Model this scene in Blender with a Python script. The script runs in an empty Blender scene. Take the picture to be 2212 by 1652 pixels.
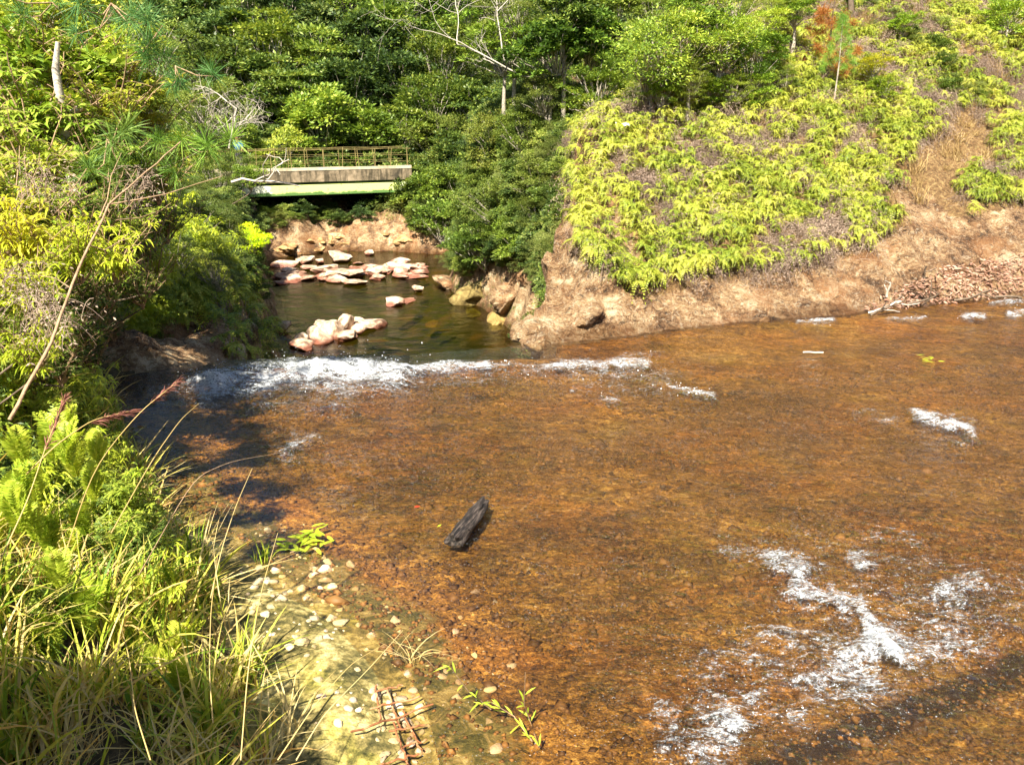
import bpy, math, random
import numpy as np
from mathutils import Vector, Matrix, Euler
R_ = math.radians
rng = np.random.default_rng(7)
sc = bpy.context.scene
COL = sc.collection

# ------------------------------------------------------------------ camera, world, sun, exposure
F, PITCH, CAMZ = 852.0, R_(18.0), 3.0
cam_d = bpy.data.cameras.new('camera'); cam = bpy.data.objects.new('camera', cam_d); COL.objects.link(cam)
cam.location = (0, 0, CAMZ); cam.rotation_euler = (R_(90) - PITCH, 0, 0)
cam_d.sensor_width = 36; cam_d.lens = 36 * F / 1024; cam_d.clip_start = 0.05; cam_d.clip_end = 2000
sc.camera = cam
SUN_EL, SUN_AZ = R_(50), R_(198)      # azimuth clockwise from +Y (camera looks along +Y): sun behind and to the left
w = bpy.data.worlds.new('World'); sc.world = w; w.use_nodes = True
nt = w.node_tree; bg = nt.nodes['Background']
sky = nt.nodes.new('ShaderNodeTexSky'); sky.sky_type = 'NISHITA'; sky.sun_disc = False
sky.sun_elevation = SUN_EL; sky.sun_rotation = SUN_AZ
nt.links.new(sky.outputs[0], bg.inputs[0]); bg.inputs[1].default_value = 0.055
sd = bpy.data.lights.new('sun', 'SUN'); sun = bpy.data.objects.new('sun', sd); COL.objects.link(sun)
sd.energy = 5.0; sd.angle = R_(0.55); sd.color = (1.0, 0.93, 0.76)
sv = Vector((math.sin(SUN_AZ) * math.cos(SUN_EL), math.cos(SUN_AZ) * math.cos(SUN_EL), math.sin(SUN_EL)))
sun.rotation_euler = sv.to_track_quat('Z', 'Y').to_euler(); sun.location = (0, 0, 40)
vs = sc.view_settings; vs.view_transform = 'Standard'; vs.look = 'None'; vs.exposure = 1.65; vs.gamma = 1; vs.use_curve_mapping = False
cy = sc.cycles; cy.max_bounces = 6; cy.diffuse_bounces = 3; cy.glossy_bounces = 3; cy.transmission_bounces = 4
cy.transparent_max_bounces = 12; cy.caustics_reflective = False; cy.caustics_refractive = False
cy.use_adaptive_sampling = True; cy.adaptive_threshold = 0.02; cy.sample_clamp_indirect = 6

# ------------------------------------------------------------------ pixel -> world
FW = np.array([0, math.cos(PITCH), -math.sin(PITCH)]); UP = np.array([0, math.sin(PITCH), math.cos(PITCH)])
def ray(u, v):
    d = FW * F + np.array([1., 0, 0]) * (u - 512) + UP * (382 - v)
    return d / d[1]
def gz(u, v, z=0.0):
    d = ray(u, v); t = (z - CAMZ) / d[2]
    return np.array([d[0] * t, t, z])
def gy(u, v, y):
    d = ray(u, v); return np.array([d[0] * y, y, CAMZ + d[2] * y])
def project(P):
    P = np.asarray(P, float); q = P - np.array([0, 0, CAMZ]); dep = q @ FW
    dep = np.where(np.abs(dep) < 1e-4, 1e-4, dep)
    u = 512 + F * q[..., 0] / dep; v = 382 - F * (q @ UP) / dep
    bad = dep < 0.2
    return np.where(bad, -9999, u), np.where(bad, 9999, v)
S = 1024 / 2212.0                      # my notes on the photo are in 2212-wide pixels
def sp(*pts): return [(a * S, b * S) for a, b in pts]

# ------------------------------------------------------------------ noise
def _h(i, j, s):
    n = np.sin(i * 127.1 + j * 311.7 + s * 74.7) * 43758.5453
    return n - np.floor(n)
def vn(x, y, s=0):
    x = np.asarray(x, float); y = np.asarray(y, float)
    i, j = np.floor(x), np.floor(y); f, g = x - i, y - j
    f = f * f * (3 - 2 * f); g = g * g * (3 - 2 * g)
    a = _h(i, j, s); b = _h(i + 1, j, s); c = _h(i, j + 1, s); d = _h(i + 1, j + 1, s)
    return (a * (1 - f) + b * f) * (1 - g) + (c * (1 - f) + d * f) * g - .5
def fbm(x, y, s=0, o=4):
    t, a, k = 0, 1, 1
    for i in range(o):
        t = t + a * vn(x * k + i * 17.3, y * k - i * 9.1, s + i); a *= .5; k *= 2.03
    return t
def sst(a, b, x):
    t = np.clip((x - a) / (b - a), 0, 1); return t * t * (3 - 2 * t)

# ------------------------------------------------------------------ plan of the place
def in_poly(x, y, poly):
    x = np.asarray(x, float); y = np.asarray(y, float); c = np.zeros(np.broadcast(x, y).shape, bool)
    n = len(poly)
    for i in range(n):
        (x1, y1), (x2, y2) = poly[i], poly[(i + 1) % n]
        if y1 == y2: continue
        k = ((y1 > y) != (y2 > y)) & (x < (x2 - x1) * (y - y1) / (y2 - y1) + x1)
        c ^= k
    return c
def pl_dist(x, y, pts, closed=False):
    d = np.full(np.broadcast(x, y).shape, 1e9)
    n = len(pts)
    for i in range(n if closed else n - 1):
        (x1, y1), (x2, y2) = pts[i], pts[(i + 1) % n]
        vx, vy = x2 - x1, y2 - y1; L = vx * vx + vy * vy + 1e-12
        t = np.clip(((x - x1) * vx + (y - y1) * vy) / L, 0, 1)
        d = np.minimum(d, np.hypot(x - x1 - t * vx, y - y1 - t * vy))
    return d
def g2(u, v): p = gz(u, v); return (p[0], p[1])
SHORE = [g2(*p) for p in ((116, 417), (150, 460), (190, 505), (228, 530), (262, 552), (300, 585), (352, 611), (392, 655), (425, 700), (440, 764))] + [(0.3, 2.35), (3, 1.1), (9, -1), (60, -20)]
RLINE = [g2(*p) for p in ((514, 350), (602, 340), (671, 331), (741, 323), (856, 315), (880, 309), (972, 301), (1024, 295))] + [(14, 15.8), (30, 21), (70, 34)]
LEFTEDGE = [(-4.6, 8.9), (-4.5, 9.45), (-3.9, 9.75), (-3.35, 9.95)]
CREST_R = RLINE[0]
SLAB = SHORE[::-1] + LEFTEDGE + [(-3.3, 10.15)] + [(CREST_R[0], CREST_R[1] + .25)] + RLINE
GORGE = [(-3.4, 10.1), (-3.7, 12), (-5, 18), (-6.2, 23), (-7.2, 27), (-9.4, 34), (-11, 38), (-11.4, 41.5), (-9, 43.6), (-6, 43.4), (-3, 42.2), (2, 43), (20, 45),
         (20, 40), (5, 39), (-1.5, 38.2), (-3.2, 37), (-2.6, 33.5), (-0.6, 28.5), (0.5, 24), (0.7, 18), (0.35, 13), (CREST_R[0] + .15, CREST_R[1] + .1), (-1.6, 10.25)]
CY = [-60, -4, -3.4, -1.6, 0.2, 3, 60]; CYY = [10.1, 10.05, 10.1, 10.25, 10.8, 10.9, 11]
def slab_shore_w(y): return np.interp(y, [2, 3.2, 4.4, 6, 8], [.9, .95, .62, .28, .1])
def hill_s(x, y): return -.345 * x + .939 * (y - 10.7)
def height(x, y, detail=True):
    x = np.asarray(x, float); y = np.asarray(y, float)
    ins = in_poly(x, y, SLAB); dA = pl_dist(x, y, SLAB, True); dA = np.where(ins, -dA, dA)
    inG = in_poly(x, y, GORGE); dG = pl_dist(x, y, GORGE, True); dG = np.where(inG, -dG, dG)
    bed = -.012 - .068 * sst(0, .9, -dA) + .03 * fbm(x * 1.3, y * 1.3, 3) * sst(0, .9, -dA) + .012 * fbm(x * 6, y * 6, 5)
    bed = bed - .10 * np.exp(-((x - 3.0) ** 2 + (y - 2.9) ** 2) / .9)
    wob = .35 * fbm(x * .9, y * .9, 11)
    wsh = slab_shore_w(y) * (1 + .5 * fbm(x * 1.7, y * 1.7, 12))
    e = dA - wsh
    AL = .0 + .05 * sst(0, .5, dA) + .04 * fbm(x * 2.3, y * 2.3, 13) * sst(0, .4, dA) + 1.25 * sst(0, 1.9, e) + .13 * np.clip(e - 1.2, 0, 5) + .33 * np.clip(e - 6, 0, 60) + .2 * fbm(x * .8, y * .8, 15) * sst(0, 1.5, e) + .9 * sst(.25, 1.6, e) * sst(4.2, 5.6, y) * sst(12, 9.2, y) + .9 * sst(-2.8, -4.2, x) * sst(.3, 1.2, e) * sst(4.4, 5.8, y) * sst(11, 9, y) + 1.6 * sst(-5.2, -7.5, x) * sst(6, 9, y) * sst(22, 14, y)
    wedge = sst(9.3, 10.2, y) * sst(-2.5, -3.5, x)
    AL = AL + wedge * (.35 * fbm(x * 2.2, y * 2.2, 18, 6) + .25 * np.abs(fbm(x * 5, y * 5, 19)))
    s = pl_dist(x, y, [(-60, -11.3)] + RLINE) * np.sign(hill_s(x, y) + 1e-9)
    s = np.where(ins, 0, np.maximum(s, 0))
    s2 = np.maximum(s - .3, 0)
    AR = .5 * np.minimum(s, .55) + .62 * np.clip(s - .55, 0, 12) + .38 * np.clip(s - 12.5, 0, 60) + (.16 * fbm(x * .7, y * .7, 21) + .05 * fbm(x * 3, y * 3, 22)) * sst(0, 1, s) + .34 * (np.abs(fbm(x * 2.2 + y, y * 2.0, 23, 7)) - .12) * sst(.0, .5, s) + .10 * sst(.1, .4, s) * np.abs(((x * .8 + y * .5 + .35 * fbm(x, y, 24)) % .9) - .45)
    # headland: a steeper rock nose beside the gorge
    nose = sst(1.9, .2, x) * sst(13.5, 11.2, y) * (x > -.5)
    AR = AR + nose * sst(.05, .75, s) * .5
    AR = AR * (.30 + .70 * sst(.0, .9, dG + .5 * fbm(x * 1.4, y * 1.4, 25, 4)))
    xc = np.interp(y, [10, 27, 38, 60, 200], [-1.6, -3.6, -7.2, -6, -6])
    wt = sst(-2.5, 2.5, x - xc) * (hill_s(x, y) > -.25)
    wt = np.where(y < 11.5, (x > xc) * (hill_s(x, y) > -.25), wt)
    A = AL * (1 - wt) + AR * wt
    A = np.where(ins, bed, np.where(dA < .3, -.012 + (A + .012) * sst(0, .3, dA), A))
    soft = sst(12.5, 22, y)
    k = .35 + 1.5 * soft + .3 * soft * (x > xc)
    n2 = fbm(x * .55, y * .55, 31)
    rs = sst(-1.5, 1.5, x - xc)
    G = -4.35 + ((4.0 + 3.0 * rs) * (1 - soft) + (3.3 + 2.5 * rs) * soft) * sst(0, 1, (dG + .25 * n2 + .6 * fbm(x * 1.5, y * 1.5, 36, 5) * (1 - soft)) / k) + (.52 + .26 * rs) * np.clip(dG - k * .6, 0, 12) + .36 * np.clip(dG - 12, 0, 200) + (.5 * n2 + .25 * fbm(x * 2.1, y * 2.1, 33)) * sst(0, .6, dG)
    fe = sst(40, 44, y)
    Gf = -4.15 + .9 * sst(.0, 1.2, dG) + .28 * np.clip(dG, 0, 5) + .40 * np.clip(dG - 5, 0, 90) + .5 * fbm(x * .9, y * .9, 34) * sst(0, 1, dG) + .7 * np.abs(fbm(x * 1.3, y * 2.6, 37, 6)) * sst(0, .6, dG) * sst(8, 4, dG)
    G = G * (1 - fe) + Gf * fe
    G = np.where(inG, -4.35 - .9 * sst(0, 2.2, -dG) + .15 * fbm(x, y, 35), G)
    G = np.where((dG > .5) & ins & (y < 10.9), 30, G)
    G = G + 30 * sst(10.0, 9.3, y)
    far = 1 - wt * 0
    H = np.minimum(A, G)
    H = H + .12 * fbm(x * .35, y * .35, 41) * sst(2, 6, np.minimum(np.abs(dA), np.abs(dG)))
    return H
def H1(x, y): return float(height(np.array([x]), np.array([y]))[0])
def hit(u, v, h=0.0, ymin=2.0, ymax=220):
    """first depth along the pixel's ray where the ray is h above the ground"""
    d = ray(u, v); t = ymin + (ymax - ymin) * (np.linspace(0, 1, 1500) ** 1.8)
    z = CAMZ + d[2] * t - height(d[0] * t, t) - h
    k = np.argmax(z < 0) if (z < 0).any() else len(t) - 1
    return np.array([d[0] * t[k], t[k], CAMZ + d[2] * t[k]])

# ------------------------------------------------------------------ mesh helpers
def mesh(name, V, Fs, mats=None, smooth=True, attrs=None, midx=None):
    me = bpy.data.meshes.new(name)
    V = np.asarray(V, np.float32); Fs = [np.asarray(f, np.int32) for f in (Fs if isinstance(Fs, list) else [Fs]) if len(f)]
    me.vertices.add(len(V)); me.vertices.foreach_set('co', V.ravel())
    loops = np.concatenate([f.ravel() for f in Fs]); tot = np.concatenate([np.full(len(f), f.shape[1]) for f in Fs])
    start = np.concatenate([[0], np.cumsum(tot)[:-1]])
    me.loops.add(len(loops)); me.loops.foreach_set('vertex_index', loops)
    me.polygons.add(len(tot)); me.polygons.foreach_set('loop_start', start.astype(np.int32)); me.polygons.foreach_set('loop_total', tot.astype(np.int32))
    me.polygons.foreach_set('use_smooth', np.full(len(tot), bool(smooth)))
    for m in (mats if isinstance(mats, (list, tuple)) else [mats]):
        if m: me.materials.append(m)
    if midx is not None: me.polygons.foreach_set('material_index', np.asarray(midx, np.int32))
    me.update(calc_edges=True)
    for k, a in (attrs or {}).items():
        at = me.attributes.new(k, 'FLOAT', 'POINT'); at.data.foreach_set('value', np.asarray(a, np.float32))
    return me
class MB:
    def __init__(s): s.V = []; s.Q = []; s.T = []; s.n = 0
    def add(s, V, Q):
        V = np.asarray(V, float).reshape(-1, 3); Q = np.asarray(Q, int)
        if len(Q): (s.Q if Q.shape[1] == 4 else s.T).append(Q + s.n)
        s.V.append(V); s.n += len(V)
    def tube(s, pts, rad, n=6, cap=True):
        pts = np.asarray(pts, float); rad = np.broadcast_to(rad, len(pts)); m = len(pts)
        T = np.gradient(pts, axis=0); T /= np.linalg.norm(T, axis=1)[:, None] + 1e-9
        a = np.array([0, 0, 1.]) if abs(T[0][2]) < .9 else np.array([1., 0, 0])
        A = np.cross(T, a); A /= np.linalg.norm(A, axis=1)[:, None] + 1e-9; B = np.cross(T, A)
        th = np.arange(n) * 2 * np.pi / n
        V = pts[:, None] + rad[:, None, None] * (np.cos(th)[None, :, None] * A[:, None] + np.sin(th)[None, :, None] * B[:, None])
        i = np.arange(m - 1)[:, None] * n; j = np.arange(n)[None]; j2 = (j + 1) % n
        Q = np.stack([i + j, i + j2, i + n + j2, i + n + j], -1).reshape(-1, 4)
        s.add(V.reshape(-1, 3), Q)
    def box(s, c, h, M=None):
        c = np.asarray(c, float); h = np.asarray(h, float)
        v = np.array([[x, y, z] for x in (-1, 1) for y in (-1, 1) for z in (-1, 1)]) * h
        if M is not None: v = v @ np.asarray(M).T
        s.add(v + c, [[0, 1, 3, 2], [4, 6, 7, 5], [0, 4, 5, 1], [2, 3, 7, 6], [0, 2, 6, 4], [1, 5, 7, 3]])
    def leaves(s, P, D, N, L, W, segs=1, droop=0.0):
        """P base points, D directions, N rough up normals, lengths L, widths W; segs 1 = rhombus, 3 = bent lance leaf"""
        P = np.asarray(P, float); n = len(P)
        if n == 0: return
        D = D / (np.linalg.norm(D, axis=1)[:, None] + 1e-9)
        X = np.cross(D, N); X /= np.linalg.norm(X, axis=1)[:, None] + 1e-9
        Nn = np.cross(X, D); L = np.broadcast_to(L, n)[:, None]; W = np.broadcast_to(W, n)[:, None] * .5
        if segs == 1:
            V = np.stack([P, P + D * L * .45 + X * W - Nn * W * .35, P + D * L - Nn * L * droop, P + D * L * .45 - X * W - Nn * W * .35], 1)
            s.add(V.reshape(-1, 3), np.arange(4 * n).reshape(-1, 4))
        else:
            dn = np.array([0, 0, -1.])
            c = lambda t: P + D * L * t + dn * L * droop * t * t
            V = np.stack([P, c(.3) + X * W * .9, c(.3) - X * W * .9, c(.65) + X * W * .8, c(.65) - X * W * .8, c(1.)], 1)
            b = np.arange(n)[:, None] * 6
            s.add(V.reshape(-1, 3), b + np.array([[1, 2, 4, 3]])); s.n -= 6 * n
            s.V.pop(); s.V.append(V.reshape(-1, 3)); s.T += [b + s.n + np.array([[0, 2, 1]]), b + s.n + np.array([[3, 4, 5]])]; s.n += 6 * n
    def me(s, name, mat, smooth=True, attrs=None):
        return mesh(name, np.concatenate(s.V), ([np.concatenate(s.Q)] if s.Q else []) + ([np.concatenate(s.T)] if s.T else []), mat, smooth, attrs)
def ob(name, me, parent=None, loc=(0, 0, 0), rot=(0, 0, 0), scl=(1, 1, 1)):
    o = bpy.data.objects.new(name, me); COL.objects.link(o); o.location = loc; o.rotation_euler = rot; o.scale = scl
    if parent is not None: o.parent = parent
    return o
def tag(o, label=None, cat=None, group=None, kind=None):
    if label: o['label'] = label
    if cat: o['category'] = cat
    if group: o['group'] = group
    if kind: o['kind'] = kind
    return o
def empty(name, loc, label, cat, group=None, rz=0):
    o = ob(name, None, loc=loc, rot=(0, 0, rz)); o.empty_display_size = .2
    return tag(o, label, cat, group)
def unit(v): return v / (np.linalg.norm(v, axis=-1, keepdims=True) + 1e-9)

# ------------------------------------------------------------------ materials
class NT:
    def __init__(s, name):
        s.m = bpy.data.materials.new(name); s.m.use_nodes = True; s.t = s.m.node_tree; s.t.nodes.clear()
        s.out = s.n('ShaderNodeOutputMaterial')
    def n(s, t, **k):
        x = s.t.nodes.new(t)
        for a, b in k.items(): setattr(x, a, b)
        return x
    def l(s, a, b): s.t.links.new(a, b)
    def set(s, node, i, v):
        if isinstance(v, bpy.types.NodeSocket): s.l(v, node.inputs[i])
        else: node.inputs[i].default_value = v
        return node
    def coord(s): return s.n('ShaderNodeTexCoord').outputs['Object']
    def pos(s): return s.n('ShaderNodeNewGeometry').outputs['Position']
    def noise(s, vec, scale, detail=6, rough=.6, dist=0):
        x = s.n('ShaderNodeTexNoise'); s.l(vec, x.inputs['Vector']); x.inputs['Scale'].default_value = scale
        x.inputs['Detail'].default_value = detail; x.inputs['Roughness'].default_value = rough; x.inputs['Distortion'].default_value = dist
        return x.outputs['Fac']
    def vor(s, vec, scale, feature='F1', out='Distance'):
        x = s.n('ShaderNodeTexVoronoi', feature=feature); s.l(vec, x.inputs['Vector']); x.inputs['Scale'].default_value = scale
        return x.outputs[out]
    def ramp(s, f, stops):
        x = s.n('ShaderNodeValToRGB'); s.l(f, x.inputs[0]); e = x.color_ramp.elements
        while len(e) > 1: e.remove(e[-1])
        e[0].position, e[0].color = stops[0][0], (*stops[0][1], 1)
        for p, c in stops[1:]:
            k = e.new(p); k.color = (*c, 1)
        return x.outputs['Color']
    def gr(s, f, a, b, lo=0., hi=1.):
        x = s.n('ShaderNodeMapRange'); x.interpolation_type = 'SMOOTHSTEP'; s.l(f, x.inputs[0])
        for i, v in zip((1, 2, 3, 4), (a, b, lo, hi)): x.inputs[i].default_value = v
        return x.outputs[0]
    def mix(s, f, a, b, mode='MIX'):
        x = s.n('ShaderNodeMix', data_type='RGBA', blend_type=mode); s.set(x, 0, f)
        for i, v in ((6, a), (7, b)): s.set(x, i, (*v, 1) if isinstance(v, tuple) and len(v) == 3 else v)
        return x.outputs[2]
    def math(s, op, a, b=0.):
        x = s.n('ShaderNodeMath', operation=op); s.set(x, 0, a); s.set(x, 1, b); return x.outputs[0]
    def attr(s, name): return s.n('ShaderNodeAttribute', attribute_name=name).outputs['Fac']
    def bump(s, h, st, dist=.02, nrm=None):
        x = s.n('ShaderNodeBump'); x.inputs['Strength'].default_value = st; x.inputs['Distance'].default_value = dist; s.l(h, x.inputs['Height'])
        if nrm: s.l(nrm, x.inputs['Normal'])
        return x.outputs[0]
    def pbr(s, col, rough=.7, nrm=None, spec=.4, **k):
        x = s.n('ShaderNodeBsdfPrincipled'); s.set(x, 'Base Color', (*col, 1) if isinstance(col, tuple) else col); s.set(x, 'Roughness', rough)
        x.inputs['Specular IOR Level'].default_value = spec
        if nrm: s.l(nrm, x.inputs['Normal'])
        return x.outputs[0]
    def smix(s, f, a, b):
        x = s.n('ShaderNodeMixShader'); s.set(x, 0, f); s.l(a, x.inputs[1]); s.l(b, x.inputs[2]); return x.outputs[0]
    def done(s, sh): s.l(sh, s.out.inputs[0]); return s.m

def leafmat(name, stops, tr=.35, rough=.45, spec=.35):
    """leaves: colour differs from leaf to leaf and from plant to plant; light comes through the blade"""
    n = NT(name); g = n.n('ShaderNodeNewGeometry'); oi = n.n('ShaderNodeObjectInfo')
    ns = n.gr(n.noise(g.outputs['Position'], 1.1, 4, .65), .36, .64)
    f = n.math('ADD', n.math('MULTIPLY', g.outputs['Random Per Island'], .48), n.math('ADD', n.math('MULTIPLY', oi.outputs['Random'], .27), n.math('MULTIPLY', ns, .25)))
    c = n.ramp(f, stops)
    c = n.mix(1.0, c, oi.outputs['Color'], 'MULTIPLY')
    p = n.pbr(c, rough, spec=spec); t = n.n('ShaderNodeBsdfTranslucent'); n.l(n.mix(1., c, (1.15, 1.1, .7), 'MULTIPLY'), t.inputs[0])
    return n.done(n.smix(tr, p, t.outputs[0]))
def barkmat(name, a, b, sc_=14):
    n = NT(name); p = n.coord(); f = n.noise(p, sc_, 6, .65)
    return n.done(n.pbr(n.ramp(f, [(.3, a), (.7, b)]), .85, n.bump(f, .5, .02), .2))

M = {}
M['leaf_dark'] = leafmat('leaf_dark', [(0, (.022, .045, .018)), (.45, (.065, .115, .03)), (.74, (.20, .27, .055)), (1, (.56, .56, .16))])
M['leaf_mid'] = leafmat('leaf_mid', [(0, (.04, .08, .018)), (.45, (.13, .20, .035)), (.74, (.30, .37, .065)), (1, (.64, .62, .18))])
M['leaf_yellow'] = leafmat('leaf_yellow', [(0, (.12, .20, .02)), (.4, (.30, .38, .045)), (.8, (.50, .52, .08)), (1, (.68, .56, .12))])
M['leaf_olive'] = leafmat('leaf_olive', [(0, (.05, .085, .02)), (.45, (.13, .18, .04)), (1, (.34, .36, .10))])
M['lime'] = leafmat('lime', [(0, (.20, .32, .02)), (.5, (.46, .55, .04)), (1, (.72, .68, .08))], .4)
M['fern'] = leafmat('fern', [(0, (.07, .12, .02)), (.25, (.18, .26, .03)), (.5, (.38, .44, .05)), (.72, (.58, .59, .10)), (1, (.82, .72, .20))], .4)
M['fern_herb'] = leafmat('fern_herb', [(0, (.18, .30, .02)), (.5, (.44, .54, .05)), (1, (.72, .70, .12))], .4)
M['dead'] = leafmat('dead', [(0, (.12, .085, .07)), (.5, (.30, .22, .175)), (1, (.52, .40, .31))], .15, .8, .1)
M['dead_orange'] = leafmat('dead_orange', [(0, (.22, .08, .02)), (.5, (.38, .15, .04)), (1, (.5, .24, .08))], .3, .7, .1)
M['drygrass'] = leafmat('drygrass', [(0, (.20, .12, .045)), (.5, (.40, .28, .12)), (1, (.62, .48, .26))], .3, .7, .15)
M['grass'] = leafmat('grass', [(0, (.04, .10, .012)), (.3, (.14, .26, .02)), (.46, (.36, .44, .04)), (.58, (.64, .60, .09)), (.74, (.80, .62, .22)), (.9, (.50, .26, .11)), (1, (.20, .09, .05))], .35, .45, .3)
M['straw'] = leafmat('straw', [(0, (.42, .26, .08)), (.5, (.62, .48, .2)), (1, (.78, .66, .38))], .3, .5, .2)
M['plume'] = leafmat('plume', [(0, (.16, .06, .05)), (.5, (.30, .13, .10)), (1, (.45, .26, .18))], .3, .7, .1)
M['pine'] = leafmat('pine', [(0, (.05, .12, .035)), (.5, (.12, .24, .05)), (1, (.28, .42, .10))], .25, .5, .3)
M['flower'] = leafmat('flower', [(0, (.45, .36, .05)), (.5, (.62, .52, .09)), (1, (.75, .68, .25))], .3, .6, .1)
M['litter'] = leafmat('litter', [(0, (.14, .065, .04)), (.4, (.36, .20, .14)), (1, (.66, .46, .36))], .15, .7, .15)
M['bark_pale'] = barkmat('bark_pale', (.22, .18, .14), (.50, .45, .38))
M['bark_dark'] = barkmat('bark_dark', (.07, .05, .035), (.20, .15, .11))
M['twig'] = barkmat('twig', (.20, .12, .07), (.46, .32, .20), 30)
M['bone'] = barkmat('bone', (.36, .31, .26), (.62, .56, .48))

# ------------------------------------------------------------------ ground materials
def rock_mat():
    n = NT('rock'); p = n.pos()
    mp = n.n('ShaderNodeMapping'); mp.inputs['Scale'].default_value = (1, 1, 1.6); mp.inputs['Rotation'].default_value = (0, .35, .5); n.l(p, mp.inputs[0]); q = mp.outputs[0]
    a = n.noise(q, 1.6, 8, .62, .6); b = n.noise(q, 9, 8, .7, 1.2); c = n.noise(q, 45, 5, .7)
    f = n.math('ADD', n.math('MULTIPLY', a, .45), n.math('ADD', n.math('MULTIPLY', b, .35), n.math('MULTIPLY', c, .2)))
    col = n.ramp(f, [(.40, (.045, .024, .012)), (.45, (.18, .092, .043)), (.49, (.35, .20, .098)), (.53, (.50, .32, .165)), (.59, (.80, .64, .43))])
    pale = n.gr(n.noise(q, 7.5, 9, .8, 2.), .545, .60)
    col = n.mix(n.math('MULTIPLY', pale, .7), col, (.70, .58, .42))
    rust = n.gr(n.noise(p, 1.1, 5, .6), .5, .66); col = n.mix(n.math('MULTIPLY', rust, .5), col, (.36, .15, .05))
    spots = n.gr(n.vor(p, 17), .12, .05); col = n.mix(n.math('MULTIPLY', spots, .5), col, (.78, .70, .56))
    dark = n.gr(n.noise(q, 2.7, 8, .75, 2.5), .44, .37); col = n.mix(n.math('MULTIPLY', dark, .75), col, (.045, .032, .022))
    soil = n.ramp(n.noise(p, 14, 8, .75), [(.35, (.10, .055, .025)), (.5, (.30, .17, .07)), (.62, (.50, .34, .15)), (.72, (.26, .28, .06))])
    k = n.gr(n.math('ADD', n.attr('rock'), n.math('MULTIPLY', n.math('SUBTRACT', n.noise(p, 5, 6, .7), .5), 1.2)), .35, .6)
    col = n.mix(k, soil, col)
    moss = n.gr(n.math('ADD', n.attr('moss'), n.math('MULTIPLY', n.math('SUBTRACT', n.noise(p, 3, 6, .7), .5), 1.5)), .45, .7)
    mcol = n.ramp(n.noise(p, 25, 5, .7), [(.35, (.05, .06, .012)), (.55, (.16, .17, .03)), (.7, (.30, .28, .06))])
    col = n.mix(moss, col, mcol)
    wet = n.attr('wet'); col = n.mix(wet, col, n.mix(1., col, (.42, .34, .28), 'MULTIPLY'))
    h = n.math('ADD', n.math('MULTIPLY', b, 1.), n.math('MULTIPLY', c, .4)); h = n.math('ADD', h, n.math('MULTIPLY', n.vor(q, 7, 'DISTANCE_TO_EDGE'), .35))
    return n.done(n.pbr(col, n.gr(wet, 0, 1, .82, .3), n.bump(h, 1., .16), .35))
M['rock'] = rock_mat()

def boulder_mat(name, lo, mid, hi, waterline):
    n = NT(name); p = n.pos(); oi = n.n('ShaderNodeObjectInfo')
    f = n.noise(p, 2.2, 8, .68, .8)
    col = n.ramp(f, [(.36, lo), (.46, mid), (.58, hi)])
    col = n.mix(1., col, oi.outputs['Color'], 'MULTIPLY')
    z = n.n('ShaderNodeSeparateXYZ'); n.l(p, z.inputs[0])
    if waterline is not None:
        wet = n.gr(n.math('ADD', z.outputs[2], n.math('MULTIPLY', n.noise(p, 3, 4), .25)), waterline + .34, waterline + .18)
        col = n.mix(wet, col, (.22, .085, .055)); r = n.gr(wet, 0, 1, .8, .3)
    else: r = .8
    return n.done(n.pbr(col, r, n.bump(n.noise(p, 7, 8, .7), .7, .08), .3))
M['boulder'] = boulder_mat('boulder', (.16, .10, .07), (.42, .29, .20), (.64, .50, .38), -4.1)
M['boulder_brown'] = boulder_mat('boulder_brown', (.05, .03, .014), (.22, .14, .065), (.44, .31, .17), None)
M['stone'] = boulder_mat('stone', (.42, .30, .17), (.62, .50, .33), (.80, .70, .54), None)
M['sunk'] = boulder_mat('sunk', (.14, .06, .015), (.26, .12, .03), (.36, .18, .05), None)
M['gravel'] = leafmat('gravel', [(0, (.045, .022, .010)), (.4, (.14, .07, .022)), (.75, (.30, .15, .045)), (.93, (.46, .27, .10)), (1, (.60, .45, .25))], 0., .6, .3)

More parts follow.
